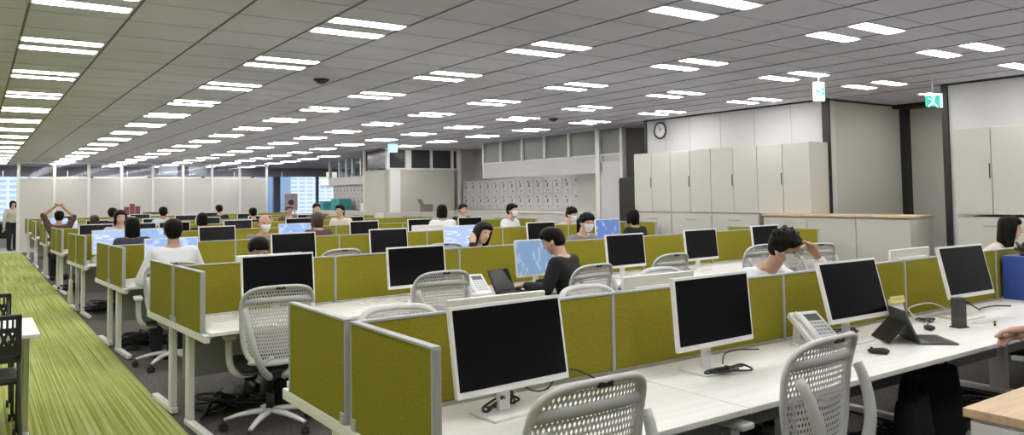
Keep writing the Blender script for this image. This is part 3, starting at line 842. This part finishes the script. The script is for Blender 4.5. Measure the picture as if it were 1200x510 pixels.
def mouse(x, y, rz, lab):
    t = thing('computer_mouse', lab, 'mouse', (x, y, DZ), rz)
    part('shell', lambda b: b.hull([((0, -.02, .016), (.030, .032, .016)), ((0, .03, .013), (.025, .026, .012))]), black, t)
    part('scroll_wheel', lambda b: b.cyl((-.004, .035, .026), (.004, .035, .026), .007), dark, t)
mouse(4.74, 2.44, -.9, 'black computer mouse right of the dark tablet')
mouse(3.86, 2.25, .4, 'dark mouse partly hidden by the second chair, left of the tablet')

# convertible tablet : keyboard slab, screen leaning back, prop stand
t = thing('tablet_computer', 'dark convertible tablet propped open on the first row desk', 'tablet', (4.34, 2.33, DZ), math.radians(50))
part('keyboard', lambda b: (b.box((0, -.09, .005), (.27, .20, .008), bev=.003)), dark, t)
part('keys', lambda b: [b.box((-.115 + .021 * i, -.155 + .024 * j, .0095), (.017, .018, .002)) for i in range(12) for j in range(5)], black, t)
s_ = part('screen_panel', lambda b: b.box((0, .055, .095), (.28, .010, .20), Matrix.Rotation(-.42, 3, 'X'), .003), dark, t)
part('display', lambda b: b.box((0, .0485, .097), (.262, .002, .18), Matrix.Rotation(-.42, 3, 'X')), screen_off, s_)
part('kickstand', lambda b: b.box((0, .125, .06), (.26, .006, .15), Matrix.Rotation(.75, 3, 'X'), .002), black, t)

# upright dark slab and notes
t = thing('docking_slab', 'upright dark grey slab-shaped device in front of the rightmost near monitor', 'device', (4.96, 2.37, DZ), -.25)
part('body', bx((0, 0, .092), (.075, .05, .18), .006), dark, t)
part('foot', bx((0, 0, .004), (.085, .07, .008), .003), black, t)
t = thing('note_card', 'white card with a yellow sticky note propped behind the tablet', 'note', (4.86, 2.70, DZ), -.1)
part('card', lambda b: b.box((0, 0, .075), (.14, .003, .15), Matrix.Rotation(-.2, 3, 'X')), paper, t)
part('sticky_note', lambda b: b.box((0, -.004, .145), (.14, .003, .045), Matrix.Rotation(-.2, 3, 'X')), yellow, t)
part('writing', lambda b: [b.box((-.035 + .022 * i, -.0065, .147), (.012, .001, .012), Matrix.Rotation(-.2, 3, 'X')) for i in range(4)], keyg, t)
t = thing('pen', 'dark pen lying on the white desk right of the dark slab', 'pen', (5.22, 2.28, DZ + .006), .4)
part('barrel', lambda b: b.cyl((-.06, 0, 0), (.05, 0, 0), .006, seg=10), dark, t)
part('cap', lambda b: b.cyl((.05, 0, 0), (.08, 0, 0), .007, seg=10), black, t)
t = thing('document_box', 'blue document box standing on the desk at the right edge', 'file box', (6.60, 2.64, DZ), -.04)
part('box_body', bx((0, 0, .165), (.24, .24, .33), .004), blue_m, t)
part('white_edge', bx((-.125, -.11, .165), (.014, .022, .32), .003), paper, t, label='white edge strip')
t = thing('potted_succulent', 'small dark olive plant standing on top of the blue document box', 'plant', (6.57, 2.64, DZ + .33))
part('pot', lambda b: b.cyl((0, 0, 0), (0, 0, .03), .03, .04), dark, t)
part('leaves', lambda b: [b.hull([((0, 0, .03), .008), ((.055 * math.cos(a), .055 * math.sin(a), .055 + .02 * (k % 3)), .012)], 5) for k, a in enumerate([i * .7 for i in range(9)])], mat('olive_leaf', (.06, .07, .02), .7), t)

# laptops
def laptop(x, y, rz, lab, m=dark, sm=screen_off, open_=.45, w_=.31):
    t = thing('laptop', lab, 'laptop', (x, y, DZ), rz)
    part('keyboard_base', lambda b: (b.box((0, 0, .009), (w_, .21, .016), bev=.004)), m, t)
    part('keys', lambda b: [b.box((-.12 + .022 * i, -.03 + .024 * j, .0185), (.018, .019, .002)) for i in range(12) for j in range(4)], black, t)
    R = Matrix.Rotation(-open_, 3, 'X')
    l = part('lid', lambda b: b.box(tuple(R @ Vector((0, 0, .105)) + Vector((0, .105, .012))), (w_, .008, .205), R, .003), m, t)
    part('display', lambda b: b.box(tuple(R @ Vector((0, -.005, .107)) + Vector((0, .105, .012))), (w_ - .02, .002, .185), R), sm, l)
laptop(3.84, 5.50, math.radians(22), 'dark laptop open on the second row desk in front of the person in black', black, screen_off, .42)
laptop(3.9, 9.70, PI, 'white laptop lid showing over the third row screen', wplast, scr_pale, .2)
laptop(5.02, 9.68, PI, 'pale open laptop over the third row screen left of the person in white', wplast, scr_pale, .15)

# cabinet with wood top at bottom right
t = thing('side_cabinet', 'low white cabinet with light wood top at the bottom right corner', 'cabinet', (3.72, 1.10, 0), 0)
part('body', bx((0, 0, .335), (.96, .84, .67), .004), white, t)
part('wood_top', bx((0, 0, .686), (1.0, .88, .036), .004), wood, t)
for s in (-1, 1):
    d = part('door', bx((-.486, s * .21, .34), (.016, .41, .63), .003), white, t)
    part('handle', bx((-.498, s * .03, .5), (.012, .012, .10), .003), alum, d)

# under-desk things
ud = [(0, 1.9, 2.9, 'under the nearest monitor'), (0, 3.3, 2.8, 'under the second nearest monitor'), (0, 4.4, 2.6, 'beneath the tablet'), (0, 5.6, 2.6, 'beneath the dark slab'),
      (1, 1.55, 6.0, 'behind the whole grey chair'), (1, 2.3, 6.1, 'right of the whole grey chair'), (1, 3.6, 6.1, 'beneath the far desk phone'),
      (2, 1.5, 9.1, 'beside the white-shirted person'), (2, 2.2, 9.3, 'right of the white-shirted person'), (3, 1.5, 12.3, 'by the aisle'), (4, 1.5, 15.5, 'by the aisle')]
for i, (k, x, y, w_) in enumerate(ud):
    tangle(x, y, .01, .28, .22, .14, 34, .009, 40 + i, 'black cable heap under the %s desk row, %s' % (rowname[k], w_), black)
    t = thing('power_strip', 'black power box under the %s desk row, %s' % (rowname[k], w_), 'power strip', (x + .1, y + .15, 0), .3 * i)
    part('body', bx((0, 0, .06), (.32, .16, .12), .012), black, t)
    part('sockets', lambda b: [b.box((-.1 + .06 * j, -.02, .121), (.03, .04, .004)) for j in range(4)], dark, t)
def bag(x, y, rz, lab, m, h=.34, w_=.34):
    t = thing('bag', lab, 'bag', (x, y, 0), rz)
    part('pouch', lambda b: b.hull([((-w_ / 2 + .05, 0, .05), (.05, .08, .05)), ((w_ / 2 - .05, 0, .05), (.05, .08, .05)), ((-w_ / 2 + .08, 0, h - .05), (.05, .05, .05)), ((w_ / 2 - .08, 0, h - .04), (.05, .05, .04))], 6), m, t)
    for s in (-1, 1): part('handle', lambda b: b.tube(bez((-.09, s * .04, h - .03), (-.09, s * .03, h + .14), (.09, s * .03, h + .14), (.09, s * .04, h - .03)), .008, 6), m, t)
bag(4.35, 2.35, .2, 'black bag under the first row desk beneath the tablet', cloth_k, .42, .42)
bag(4.95, 2.55, -.3, 'large black bag under the first row desk beneath the dark slab', cloth_k, .46, .46)
bag(1.98, 5.9, .5, 'black bag under the second row desk behind the whole grey chair', cloth_k, .22)
bag(2.05, 6.25, .1, 'grey bag under the second row desk near its middle leg', cloth_g, .3)
# cloth bag hanging from the fourth row end, plastic bag on its desk
t = thing('tote_bag', 'beige cloth tote hanging at the aisle end of the fourth desk row', 'bag', (1.13, 12.62, .12), PI / 2)
part('pouch', lambda b: b.hull([((-.11, 0, .03), (.03, .03, .03)), ((.11, 0, .03), (.03, .03, .03)), ((-.10, 0, .33), (.03, .015, .02)), ((.10, 0, .33), (.03, .015, .02))], 6), cloth_be, t)
part('strap', lambda b: b.tube(bez((-.08, 0, .33), (-.05, 0, .60), (.05, 0, .60), (.08, 0, .33)), .008, 6), cloth_be, t)
t = thing('plastic_bag', 'crumpled whitish plastic bag on the aisle end of the fourth desk row', 'bag', (1.42, 12.0, DZ))
part('pouch', lambda b: b.hull([((-.07, 0, .03), .05), ((.08, .02, .03), .05), ((.03, 0, .13), .03)], 6), mat('plastic_film', (.62, .58, .55), .4), t)
part('knot', lambda b: b.hull([((.03, 0, .15), .015), ((.05, 0, .20), .02)], 5), paper, t)

# far clutter
def farbox(name, x, y, z, d, m, lab, cat, rz=0.):
    t = thing(name, lab, cat, (x, y, z), rz)
    part('body', bx((0, 0, d[2] / 2), d, .01), m, t)
    part('lid', bx((0, 0, d[2] + .01), (d[0] + .02, d[1] + .02, .02), .004), m, t)
farbox('storage_box', 9.95, 25.6, 1.14, (.35, .35, .28), teal, 'smaller teal box on the distant credenza by the end windows', 'box')
farbox('storage_box', 9.95, 24.3, 1.14, (.4, .7, .36), teal, 'larger teal box on the distant credenza by the end windows', 'box')
farbox('package', 9.95, 22.2, 1.14, (.3, .35, .22), paper, 'pale package on the distant credenza right of the teal boxes', 'box')
t = thing('figurine', 'small dark red figure on the distant credenza', 'figurine', (9.95, 21.7, 1.14))
part('figure_body', lambda b: b.hull([((0, 0, .06), (.12, .12, .06)), ((0, 0, .26), (.07, .07, .06))], 6), redm, t)
part('head', lambda b: b.hull([((0, .02, .36), .07)], 6), redm, t)
t = thing('table_ornament', 'white cone ornament on a dark tray on the distant credenza', 'ornament', (9.95, 21.15, 1.14))
part('tray', lambda b: b.box((0, 0, .05), (.35, .55, .10), bev=.02), redm, t)
part('cone', lambda b: b.cyl((0, 0, .10), (0, 0, .30), .10, .01), paper, t)
t = thing('desk_lamp', 'brownish open-topped carton on the credenza before the meeting room wall', 'carton', (9.72, 17.95, 1.16))
t.name = 'open_carton'
part('carton_body', bx((0, 0, .10), (.26, .24, .2), .008), mat('carton_brown', (.20, .17, .14), .8), t)
part('flap', lambda b: b.box((-.17, 0, .26), (.012, .22, .16), Matrix.Rotation(-.5, 3, 'Y')), MATS['carton_brown'], t)
t = thing('printer', 'low grey printer on the far end of a distant desk row before the white partition', 'printer', (5.40, 25.25, DZ + .0))
t.location = (5.0, 28.3, 0)
part('body', bx((0, 0, .55), (.7, .5, 1.1), .02), wplast, t); part('paper_slot', bx((0, -.02, 1.13), (.72, .5, .06), .01), dark, t)
t = thing('gift_boxes', 'cluster of small dark red boxes on a low cabinet by the white partition', 'boxes', (4.9, 28.3, 0))
t.location = (4.15, 27.4, 0)
part('stand', bx((0, 0, .55), (.5, .4, 1.1), .01), cabinet_m, t)
for i, (dx, h) in enumerate(((-.16, .26), (0, .36), (.16, .28))): part('box', bx((dx, 0, 1.1 + h / 2), (.13, .14, h), .01), redm, t)
t = thing('wall_poster', 'framed poster with a dark round mark propped before the end windows', 'poster', (9.6, 28.2, 1.0), 0)
part('frame', bx((0, 0, .42), (.50, .03, .62), .006), mat('poster_pink', (.50, .42, .42), .7), t)
part('round_mark', lambda b: b.cyl((0, -.016, .40), (0, -.022, .40), .11, seg=20), mat('poster_dark', (.08, .03, .03), .7), t)
part('easel', lambda b: (b.cyl((-.15, .05, -1.0), (-.15, .02, .5), .015), b.cyl((.15, .05, -1.0), (.15, .02, .5), .015)), dark, t)
t = thing('lounge_bench', 'long dark low bench under the far left window', 'bench', (-.6, 31.6, 0))
part('seat', bx((0, 0, .40), (3.0, .6, .12), .02), cloth_k, t)
part('backrest', bx((0, .28, .62), (3.0, .1, .4), .02), cloth_k, t)
for s in (-1, 1): part('leg', bx((s * 1.2, 0, .17), (.06, .5, .34), .01), dark, t)

# ------------------------------------------------------------------ people
DG = [None]
def remesh(name, fn, vox, mats, parent, smooth=4, label=None):
    b = MB(); fn(b); me = b.mesh(name + '_src', mats)
    o = bpy.data.objects.new(name + '_tmp', me); COL.objects.link(o)
    r = o.modifiers.new('r', 'REMESH'); r.mode = 'VOXEL'; r.voxel_size = vox; r.use_smooth_shade = True
    s_ = o.modifiers.new('s', 'SMOOTH'); s_.factor = .5; s_.iterations = smooth
    dg = bpy.context.evaluated_depsgraph_get(); dg.update()
    ev = o.evaluated_get(dg); m2 = bpy.data.meshes.new_from_object(ev, depsgraph=dg)
    for p in m2.polygons: p.use_smooth = True
    m2.materials.clear()
    m2.materials.append(mats[0] if isinstance(mats, list) else mats)
    for p in m2.polygons: p.material_index = 0
    bpy.data.objects.remove(o); m2.name = name
    x = obj(name, m2, parent)
    if label: x['label'] = label
    return x
def person(x, y, deg, label, pose='type', lean=0., head_yaw=0., head_pitch=0., head_roll=0., head_dx=0., top=cloth_k, skn=skin, hair='short', hm=None, mask=False,
           seated=True, hands=None, elbows=None, vox=.012, long_sleeve=True, height=0., lanyard=False, sleeve_short=False, glasses=False, legs_fwd=.42, dress=None):
    hm = hm or hair_m
    t = thing('person', label, 'person', (x, y, 0), math.radians(deg))
    lv = .93 + height      # shoulder height offset baseline
    if seated:
        hip = Vector((0, 0, .53)); sh_z = 1.0 + height
    else:
        hip = Vector((0, 0, .90)); sh_z = 1.36 + height
    ly = lean
    cz = hip.z + (sh_z - hip.z) * .68
    chest = Vector((head_dx * .4, ly * .7, cz)); neck = Vector((head_dx * .75, ly, sh_z + .05)); 
    waist = Vector((head_dx * .15, ly * .3, hip.z + (sh_z - hip.z) * .33))
    Rh = Euler((head_pitch, head_roll, head_yaw), 'XYZ').to_matrix()
    hc = neck + Vector((head_dx * .25, .015 + ly * .12, .03)) + Rh @ Vector((0, .02, .105))
    H_ = lambda p: hc + Rh @ Vector(p)
    shoulders = [Vector((s * .165 + head_dx * .7, ly * .95, sh_z - .02)) for s in (-1, 1)]
    if seated:
        kn = [Vector((s * .11, legs_fwd, .52)) for s in (-1, 1)]; an = [Vector((s * .11, legs_fwd - .02, .10)) for s in (-1, 1)]
        hp = [Vector((s * .09, 0, .53)) for s in (-1, 1)]
    else:
        hp = [Vector((s * .085, 0, .88)) for s in (-1, 1)]; kn = [Vector((s * .09, .02, .48)) for s in (-1, 1)]; an = [Vector((s * .09, -.01, .09)) for s in (-1, 1)]
    if elbows is None:
        elbows = [Vector((s * .25, ly * .6 + .06, sh_z - .27)) for s in (-1, 1)]
    else: elbows = [Vector(e) for e in elbows]
    if hands is None: hands = [Vector((s * .15, ly * .5 + .40, .76)) for s in (-1, 1)] if seated else [Vector((s * .26, .05, sh_z - .56)) for s in (-1, 1)]
    else: hands = [Vector(h) for h in hands]
    def body(b):
        b.hull([((0, -.01, hip.z + .02), (.155, .105, .11)), (waist, (.125, .09, .08))]); b.hull([(waist, (.125, .09, .08)), (chest, (.145, .10, .10))])
        b.hull([(chest, (.14, .10, .10)), (shoulders[0], .045), (shoulders[1], .045), (neck - Vector((0, 0, .04)), .055)])
        b.hull([(neck - Vector((0, .0, .05)), (.056, .056, .04)), (H_((0, -.02, -.05)), .05)])
        b.hull([(H_((0, -.012, .02)), (.074, .092, .095)), (H_((0, .02, -.03)), (.060, .064, .06))]); b.hull([(H_((0, .02, -.03)), (.060, .066, .06)), (H_((0, .052, -.088)), (.028, .024, .018))])
        b.hull([(H_((0, .084, .008)), (.008, .008, .01)), (H_((0, .098, -.022)), (.014, .013, .010))])     # nose
        b.hull([(H_((0, .072, .035)), (.050, .014, .010))])                                            # brow
        for s in (-1, 1): b.hull([(H_((s * .078, -.008, -.012)), (.010, .020, .030))])
        for i, s in enumerate((-1, 1)):
            b.hull([(shoulders[i], .046), (elbows[i], .036)]); b.hull([(elbows[i], .036), (hands[i], .024)])
            b.hull([(hp[i], .085), (kn[i], .058)]); b.hull([(kn[i], .056), (an[i], .036)])
            b.hull([(an[i] + Vector((0, -.02, -.055)), (.035, .035, .03)), (an[i] + Vector((0, .15, -.065)), (.038, .03, .02))])
            # hand : palm, four bent fingers, thumb
            d = (hands[i] - elbows[i]).normalized(); sd = d.cross(Vector((0, 0, 1)))
            sd = sd.normalized() if sd.length > .2 else Vector((1, 0, 0)); nn = sd.cross(d).normalized()
            w_ = hands[i]; kc = w_ + d * .085 - nn * .012
            b.hull([(w_, .023), (kc + sd * .028, .013), (kc - sd * .028, .013)], 6)
            for j, ln in enumerate((.068, .078, .074, .058)):
                o_ = kc + sd * (.030 - .020 * j) * s * -1
                k1 = o_ + d * ln * .5 - nn * .012; k2 = k1 + d * ln * .38 - nn * .030
                r_ = max(.0085, vox * .95)
                b.hull([(o_, r_ + .001), (k1, r_)], 5); b.hull([(k1, r_), (k2, r_ * .9)], 5)
            th = w_ + d * .03 - sd * s * .026
            b.hull([(th, .013), (th + d * .04 - sd * s * .025 - nn * .015, max(.010, vox))], 5)
    bo = remesh('body', body, vox, skn, t, 2)
    def shirt(b):
        g = .012
        b.hull([((0, -.01, hip.z + .03), (.165 + g, .112 + g, .10)), (waist, (.135 + g, .098 + g, .08))]); b.hull([(waist, (.135 + g, .098 + g, .08)), (chest, (.152 + g, .108 + g, .10))])
        b.hull([(chest, (.148 + g, .108 + g, .10)), (shoulders[0], .052 + g), (shoulders[1], .052 + g), (neck - Vector((0, .01, .05)), (.07, .065, .03))])
        for i in range(2):
            b.hull([(shoulders[i], .054 + g), (elbows[i], .042 + g)])
            if not sleeve_short: b.hull([(elbows[i], .042 + g), (elbows[i].lerp(hands[i], .92), .030 + g * .7)])
    remesh('shirt', shirt, max(vox, .010), top, t, 4)
    def tr(b):
        g = .012
        b.hull([((0, -.01, hip.z), (.160 + g, .110 + g, .10))])
        for i in range(2):
            b.hull([(hp[i], .090 + g), (kn[i], .064 + g)]); b.hull([(kn[i], .064 + g), (an[i], .046 + g)])
    remesh('trousers', tr, .014, dress or trous, t, 3)
    part('shoes', lambda b: [b.hull([(an[i] + Vector((0, -.02, -.05)), (.045, .05, .05)), (an[i] + Vector((0, .16, -.065)), (.045, .04, .033))], 7) for i in range(2)], shoe_m, t)
    def hr(b):
        b.hull([(H_((0, -.012, .062)), (.086, .098, .064)), (H_((0, -.04, .02)), (.084, .072, .075))])
        b.hull([(H_((0, -.05, -.02)), (.074, .055, .06)), (H_((0, -.04, .03)), (.084, .072, .075))])
        for s in (-1, 1): b.hull([(H_((s * .066, .015, .045)), (.022, .035, .035)), (H_((s * .072, -.012, .005)), (.014, .022, .03))])
        if hair != 'bald': b.hull([(H_((-.03, .066, .070)), (.036, .022, .026)), (H_((.035, .066, .072)), (.034, .022, .026))])
        if hair == 'messy':
            rnd = random.Random(5)
            for k in range(26):
                a = rnd.uniform(0, 2 * PI); e_ = rnd.uniform(.1, 1.3)
                c = Vector((.082 * math.cos(a) * math.cos(e_), .096 * math.sin(a) * math.cos(e_) - .01, .05 + .078 * math.sin(e_)))
                b.hull([(H_(c * .9), .022), (H_(c * 1.10 + Vector((rnd.uniform(-.012, .012), rnd.uniform(-.012, .012), 0))), .012)], 5)
        if hair in ('bob', 'long'):
            dz = -.10 if hair == 'bob' else -.20
            b.hull([(H_((0, -.05, .02)), (.088, .06, .07)), (H_((0, -.055, dz)), (.078, .04, .03))])
            for s in (-1, 1): b.hull([(H_((s * .074, .022, .035)), (.020, .034, .03)), (H_((s * .076, .01, dz + .02)), (.020, .035, .03)), (H_((s * .07, -.04, .0)), (.02, .03, .04))])
        if hair == 'ponytail':
            b.hull([(H_((0, -.10, .02)), .035), (H_((0, -.15, -.02)), .032)]); b.hull([(H_((0, -.15, -.02)), .03), (H_((0, -.14, -.15)), .018)])
    if hair == 'bald':
        def hr2(b):
            for s in (-1, 1): b.hull([(H_((s * .072, -.03, .01)), (.014, .035, .03))])
            b.hull([(H_((0, -.085, 0)), (.05, .02, .035))])
        remesh('hair', hr2, .010, hm, t, 2)
    else: remesh('hair', hr, max(.009, vox * .8), hm, t, 3)
    if mask:
        def mk(b):
            b.hull([(H_((0, .040, -.020)), (.064, .062, .028)), (H_((0, .050, -.075)), (.042, .045, .028)), (H_((0, .088, -.035)), (.022, .022, .03))])
        mm = remesh('face_mask', mk, .008, mask_m, t, 2)
        part('ear_loop', lambda b: [b.tube([H_((s * .060, .05, -.02)), H_((s * .076, .02, .0)), H_((s * .084, -.01, -.005))], .002, 5) for s in (-1, 1)], mask_m, mm)
    else:
        part('lips', lambda b: b.hull([(H_((0, .080, -.056)), (.021, .008, .007))], 6), lip_m, t)
    for s in (-1, 1): part('eye', lambda b: b.hull([(H_((s * .030, .078, .014)), (.013, .006, .005))], 6), eye_m, t)
    if glasses:
        part('glasses', lambda b: ([b.tube([H_((s * .032 + .021 * math.cos(a), .098, .012 + .016 * math.sin(a))) for a in [2 * PI * k / 16 for k in range(16)]], .002, 5, closed=True) for s in (-1, 1)],
                                   [b.tube([H_((s * .053, .097, .014)), H_((s * .084, .0, .01))], .002, 5) for s in (-1, 1)], b.tube([H_((-.011, .1, .014)), H_((.011, .1, .014))], .002, 5)), black, t)
    if lanyard:
        part('lanyard', lambda b: [b.tube([neck + Vector((s * .075, .03, -.02)), chest + Vector((s * .075, .118, .06)), chest + Vector((s * .02, .135, -.12))], .008, 6, flat=.4) for s in (-1, 1)], tape_blue, t)
    return t

# (near figures)
person(4.29, 3.86, 180 + 2, 'masked man in white shirt with blue lanyard, hand on forehead, behind the first row', lean=.58, height=.03, head_pitch=-.40, head_yaw=.1, head_roll=.18, head_dx=-.02, top=cloth_w, hair='messy', mask=True, lanyard=True,
       elbows=[(-.34, .90, .80), (.28, .72, .79)], hands=[(-.15, .87, 1.14), (.10, .92, .77)], vox=.008, glasses=True)
person(4.22, 5.14, 26, 'person in black with dark hair using the laptop at the second desk row', lean=.12, height=.0, head_pitch=-.45, head_yaw=.15, top=cloth_k, skn=skin2, hair='short', hm=hair_m,
       elbows=[(-.24, .16, .78), (.26, .14, .78)], hands=[(-.10, .44, .78), (.08, .44, .78)], vox=.008)
person(4.80, 1.40, 6, 'person in black at the right edge, only a hand resting on the desk in view', lean=.02, top=cloth_k, hair='short', elbows=[(-.24, .16, .84), (.26, .18, .80)], hands=[(-.29, .42, .84), (-.20, .47, .80)], vox=.008)
person(8.0, 3.84, 200, 'woman with dark shoulder-length hair in profile at the right edge', lean=.38, head_yaw=.1, head_pitch=-.15, top=cloth_be, hair='long', skn=skin2, height=.0, vox=.010, hm=hair_m)
# (second row far side)
person(5.98, 7.35, 184, 'masked person with dark ponytail looking down, right of the person in black', lean=.18, head_pitch=-.25, head_yaw=-.1, top=cloth_g, hair='ponytail', mask=True, skn=skin2, height=.05)
person(4.24, 7.12, 190, 'person with long dark hair resting cheek on hand beyond the second row', lean=.26, head_pitch=-.15, head_roll=-.3, head_dx=0, top=cloth_k, hair='long', skn=skin2, height=.0,
       elbows=[(-.25, .42, .80), (.24, .45, .80)], hands=[(-.08, .5, .76), (.12, .36, 1.08)])
person(2.0, 7.0, 182, 'person with short black hair bowed behind the second row screens, below the masked man', lean=.16, head_pitch=-.5, top=cloth_k, hair='short', skn=skin2, height=-.04)
# third row
person(1.58, 7.98, -4, 'person in a white shirt seen from behind at the third desk row by the aisle', lean=.06, top=cloth_w, hair='short', height=.08, elbows=[(-.28, .12, .80), (.28, .12, .80)], vox=.010)
person(3.1, 10.3, 182, 'balding masked person facing the camera beyond the third row', lean=.10, head_pitch=-.15, top=cloth_g, hair='bald', mask=True, skn=skin, height=.06)
person(7.45, 10.95, 200, 'masked person with short dark hair in white beyond the third row, before the lockers', lean=.10, top=cloth_w, hair='short', mask=True, skn=skin2, height=.12)
person(8.4, 10.62, 195, 'dark-haired person looking down beyond the third row near the locker end', lean=.14, head_pitch=-.3, top=cloth_be, hair='messy', mask=True, skn=skin2, height=.04)
person(8.25, 8.52, 5, 'person with black hair seen from behind, right of the deep blue monitor', lean=.1, top=cloth_k, hair='bob', height=.02)
# fourth row and further
person(1.72, 11.25, -5, 'person with long black hair and dark top seen from behind at the fourth row', lean=.1, top=cloth_n, hair='long', height=.04)
person(1.86, 13.55, 182, 'person facing the camera behind the blue monitor at the fourth row', lean=.1, top=cloth_b, hair='bob', skn=skin2, height=.12)
person(4.38, 11.5, 0, 'person with brown hair and brown top seen from behind at the fourth row', lean=.1, top=cloth_br, hair='bob', hm=hair_b, height=.04)
person(6.55, 11.5, -20, 'person with black hair in white seen from behind before the meeting room wall', lean=.1, top=cloth_w, hair='bob', height=.12)
person(5.92, 14.3, 130, 'person with dark hair turned sideways in a pale top beyond the fourth row', lean=.12, top=cloth_be, hair='ponytail', skn=skin2, height=.13)
person(8.3, 13.9, 180, 'dark-haired person just showing above a dark monitor left of the lockers', lean=.1, top=cloth_k, hair='short', skn=skin2, height=.1)
person(1.97, 17.6, -10, 'person with reddish-brown hair just right of the one with raised arms', lean=.1, top=cloth_br, hair='short', hm=hair_b, height=-.02)
person(3.4, 14.6, 0, 'dark-haired person bent over the fifth row, seen from behind', lean=.15, top=cloth_k, hair='bob', height=.02)
person(6.4, 17.2, 180, 'dark-haired person under the end window, beyond the fifth row', lean=.1, top=cloth_br, hair='short', skn=skin2, height=.14)
person(1.36, 17.55, -5, 'person with both arms raised behind the head far along the aisle', lean=-.02, top=cloth_br, sleeve_short=True, hair='short', height=.08, elbows=[(-.27, .04, 1.30), (.25, .0, 1.26)], hands=[(-.07, -.02, 1.47), (.06, -.03, 1.46)])
person(2.30, 17.45, 0, 'person with a round dark head seen from behind at the sixth row by the aisle', lean=.1, top=cloth_k, hair='short', height=.12)
person(3.27, 17.55, 0, 'person in a light blue shirt seen from behind, right of the dark red boxes', lean=.08, top=cloth_b, hair='short', height=.12)
person(5.2, 17.7, 0, 'dark-clothed person bending at the sixth row before the end window edge', lean=.12, top=cloth_k, hair='short', height=.06)
person(5.25, 20.8, 10, 'dark-clothed person at the seventh row before the white partition', lean=.1, top=cloth_k, hair='short', height=.12)
person(6.0, 18.2 - .3, 180, 'brown-topped person before the end window, left of the poster', lean=.1, top=cloth_br, hair='short', hm=hair_b, skn=skin2, height=.1)
person(1.0, 29.9, 200, 'person standing by the far left window in a pale top and black trousers', seated=False, top=cloth_be, hair='bob', height=-.05, skn=skin2)

# ------------------------------------------------------------------ world, camera, output
wd = bpy.data.worlds.new('World'); SC.world = wd; wd.use_nodes = True
n = wd.node_tree.nodes; l = wd.node_tree.links
bg = n['Background']; sky = n.new('ShaderNodeTexSky'); sky.sky_type = 'NISHITA'; sky.sun_disc = False
sky.sun_elevation = math.radians(35); sky.sun_rotation = math.radians(160); sky.air_density = 1.2; sky.dust_density = 2.
l.new(sky.outputs[0], bg.inputs[0]); bg.inputs[1].default_value = .30

yaw, pitch, roll = math.radians(34.78), math.radians(2.68), math.radians(-.83)
cy_, s_ = math.cos(yaw), math.sin(yaw)
f = Vector((s_ * math.cos(pitch), cy_ * math.cos(pitch), math.sin(pitch)))
r0 = Vector((cy_, -s_, 0)); u0 = r0.cross(f)
c_, q_ = math.cos(roll), math.sin(roll)
r1 = c_ * r0 + q_ * u0; u1 = -q_ * r0 + c_ * u0
cam = bpy.data.cameras.new('Camera'); co = bpy.data.objects.new('Camera', cam); COL.objects.link(co)
M4 = Matrix(((r1.x, u1.x, -f.x, 0), (r1.y, u1.y, -f.y, 0), (r1.z, u1.z, -f.z, 1.57), (0, 0, 0, 1)))
co.matrix_world = M4
cam.sensor_width = 36; cam.sensor_fit = 'HORIZONTAL'; cam.lens = 906 / 1200 * 36
cam.shift_y = -(255 - 186) / 1200
cam.clip_start = .05; cam.clip_end = 400
SC.camera = co
SC.view_settings.view_transform = 'Standard'; SC.view_settings.look = 'None'
for o in list(COL.objects):
    if o.get('label') and not o.parent and len(re.findall(r'\w+', o['label'])) > 16: print('LONG', o.name, o['label'])
SC.view_settings.gamma = 1; SC.view_settings.use_curve_mapping = False
SC.view_settings.exposure = 0.12
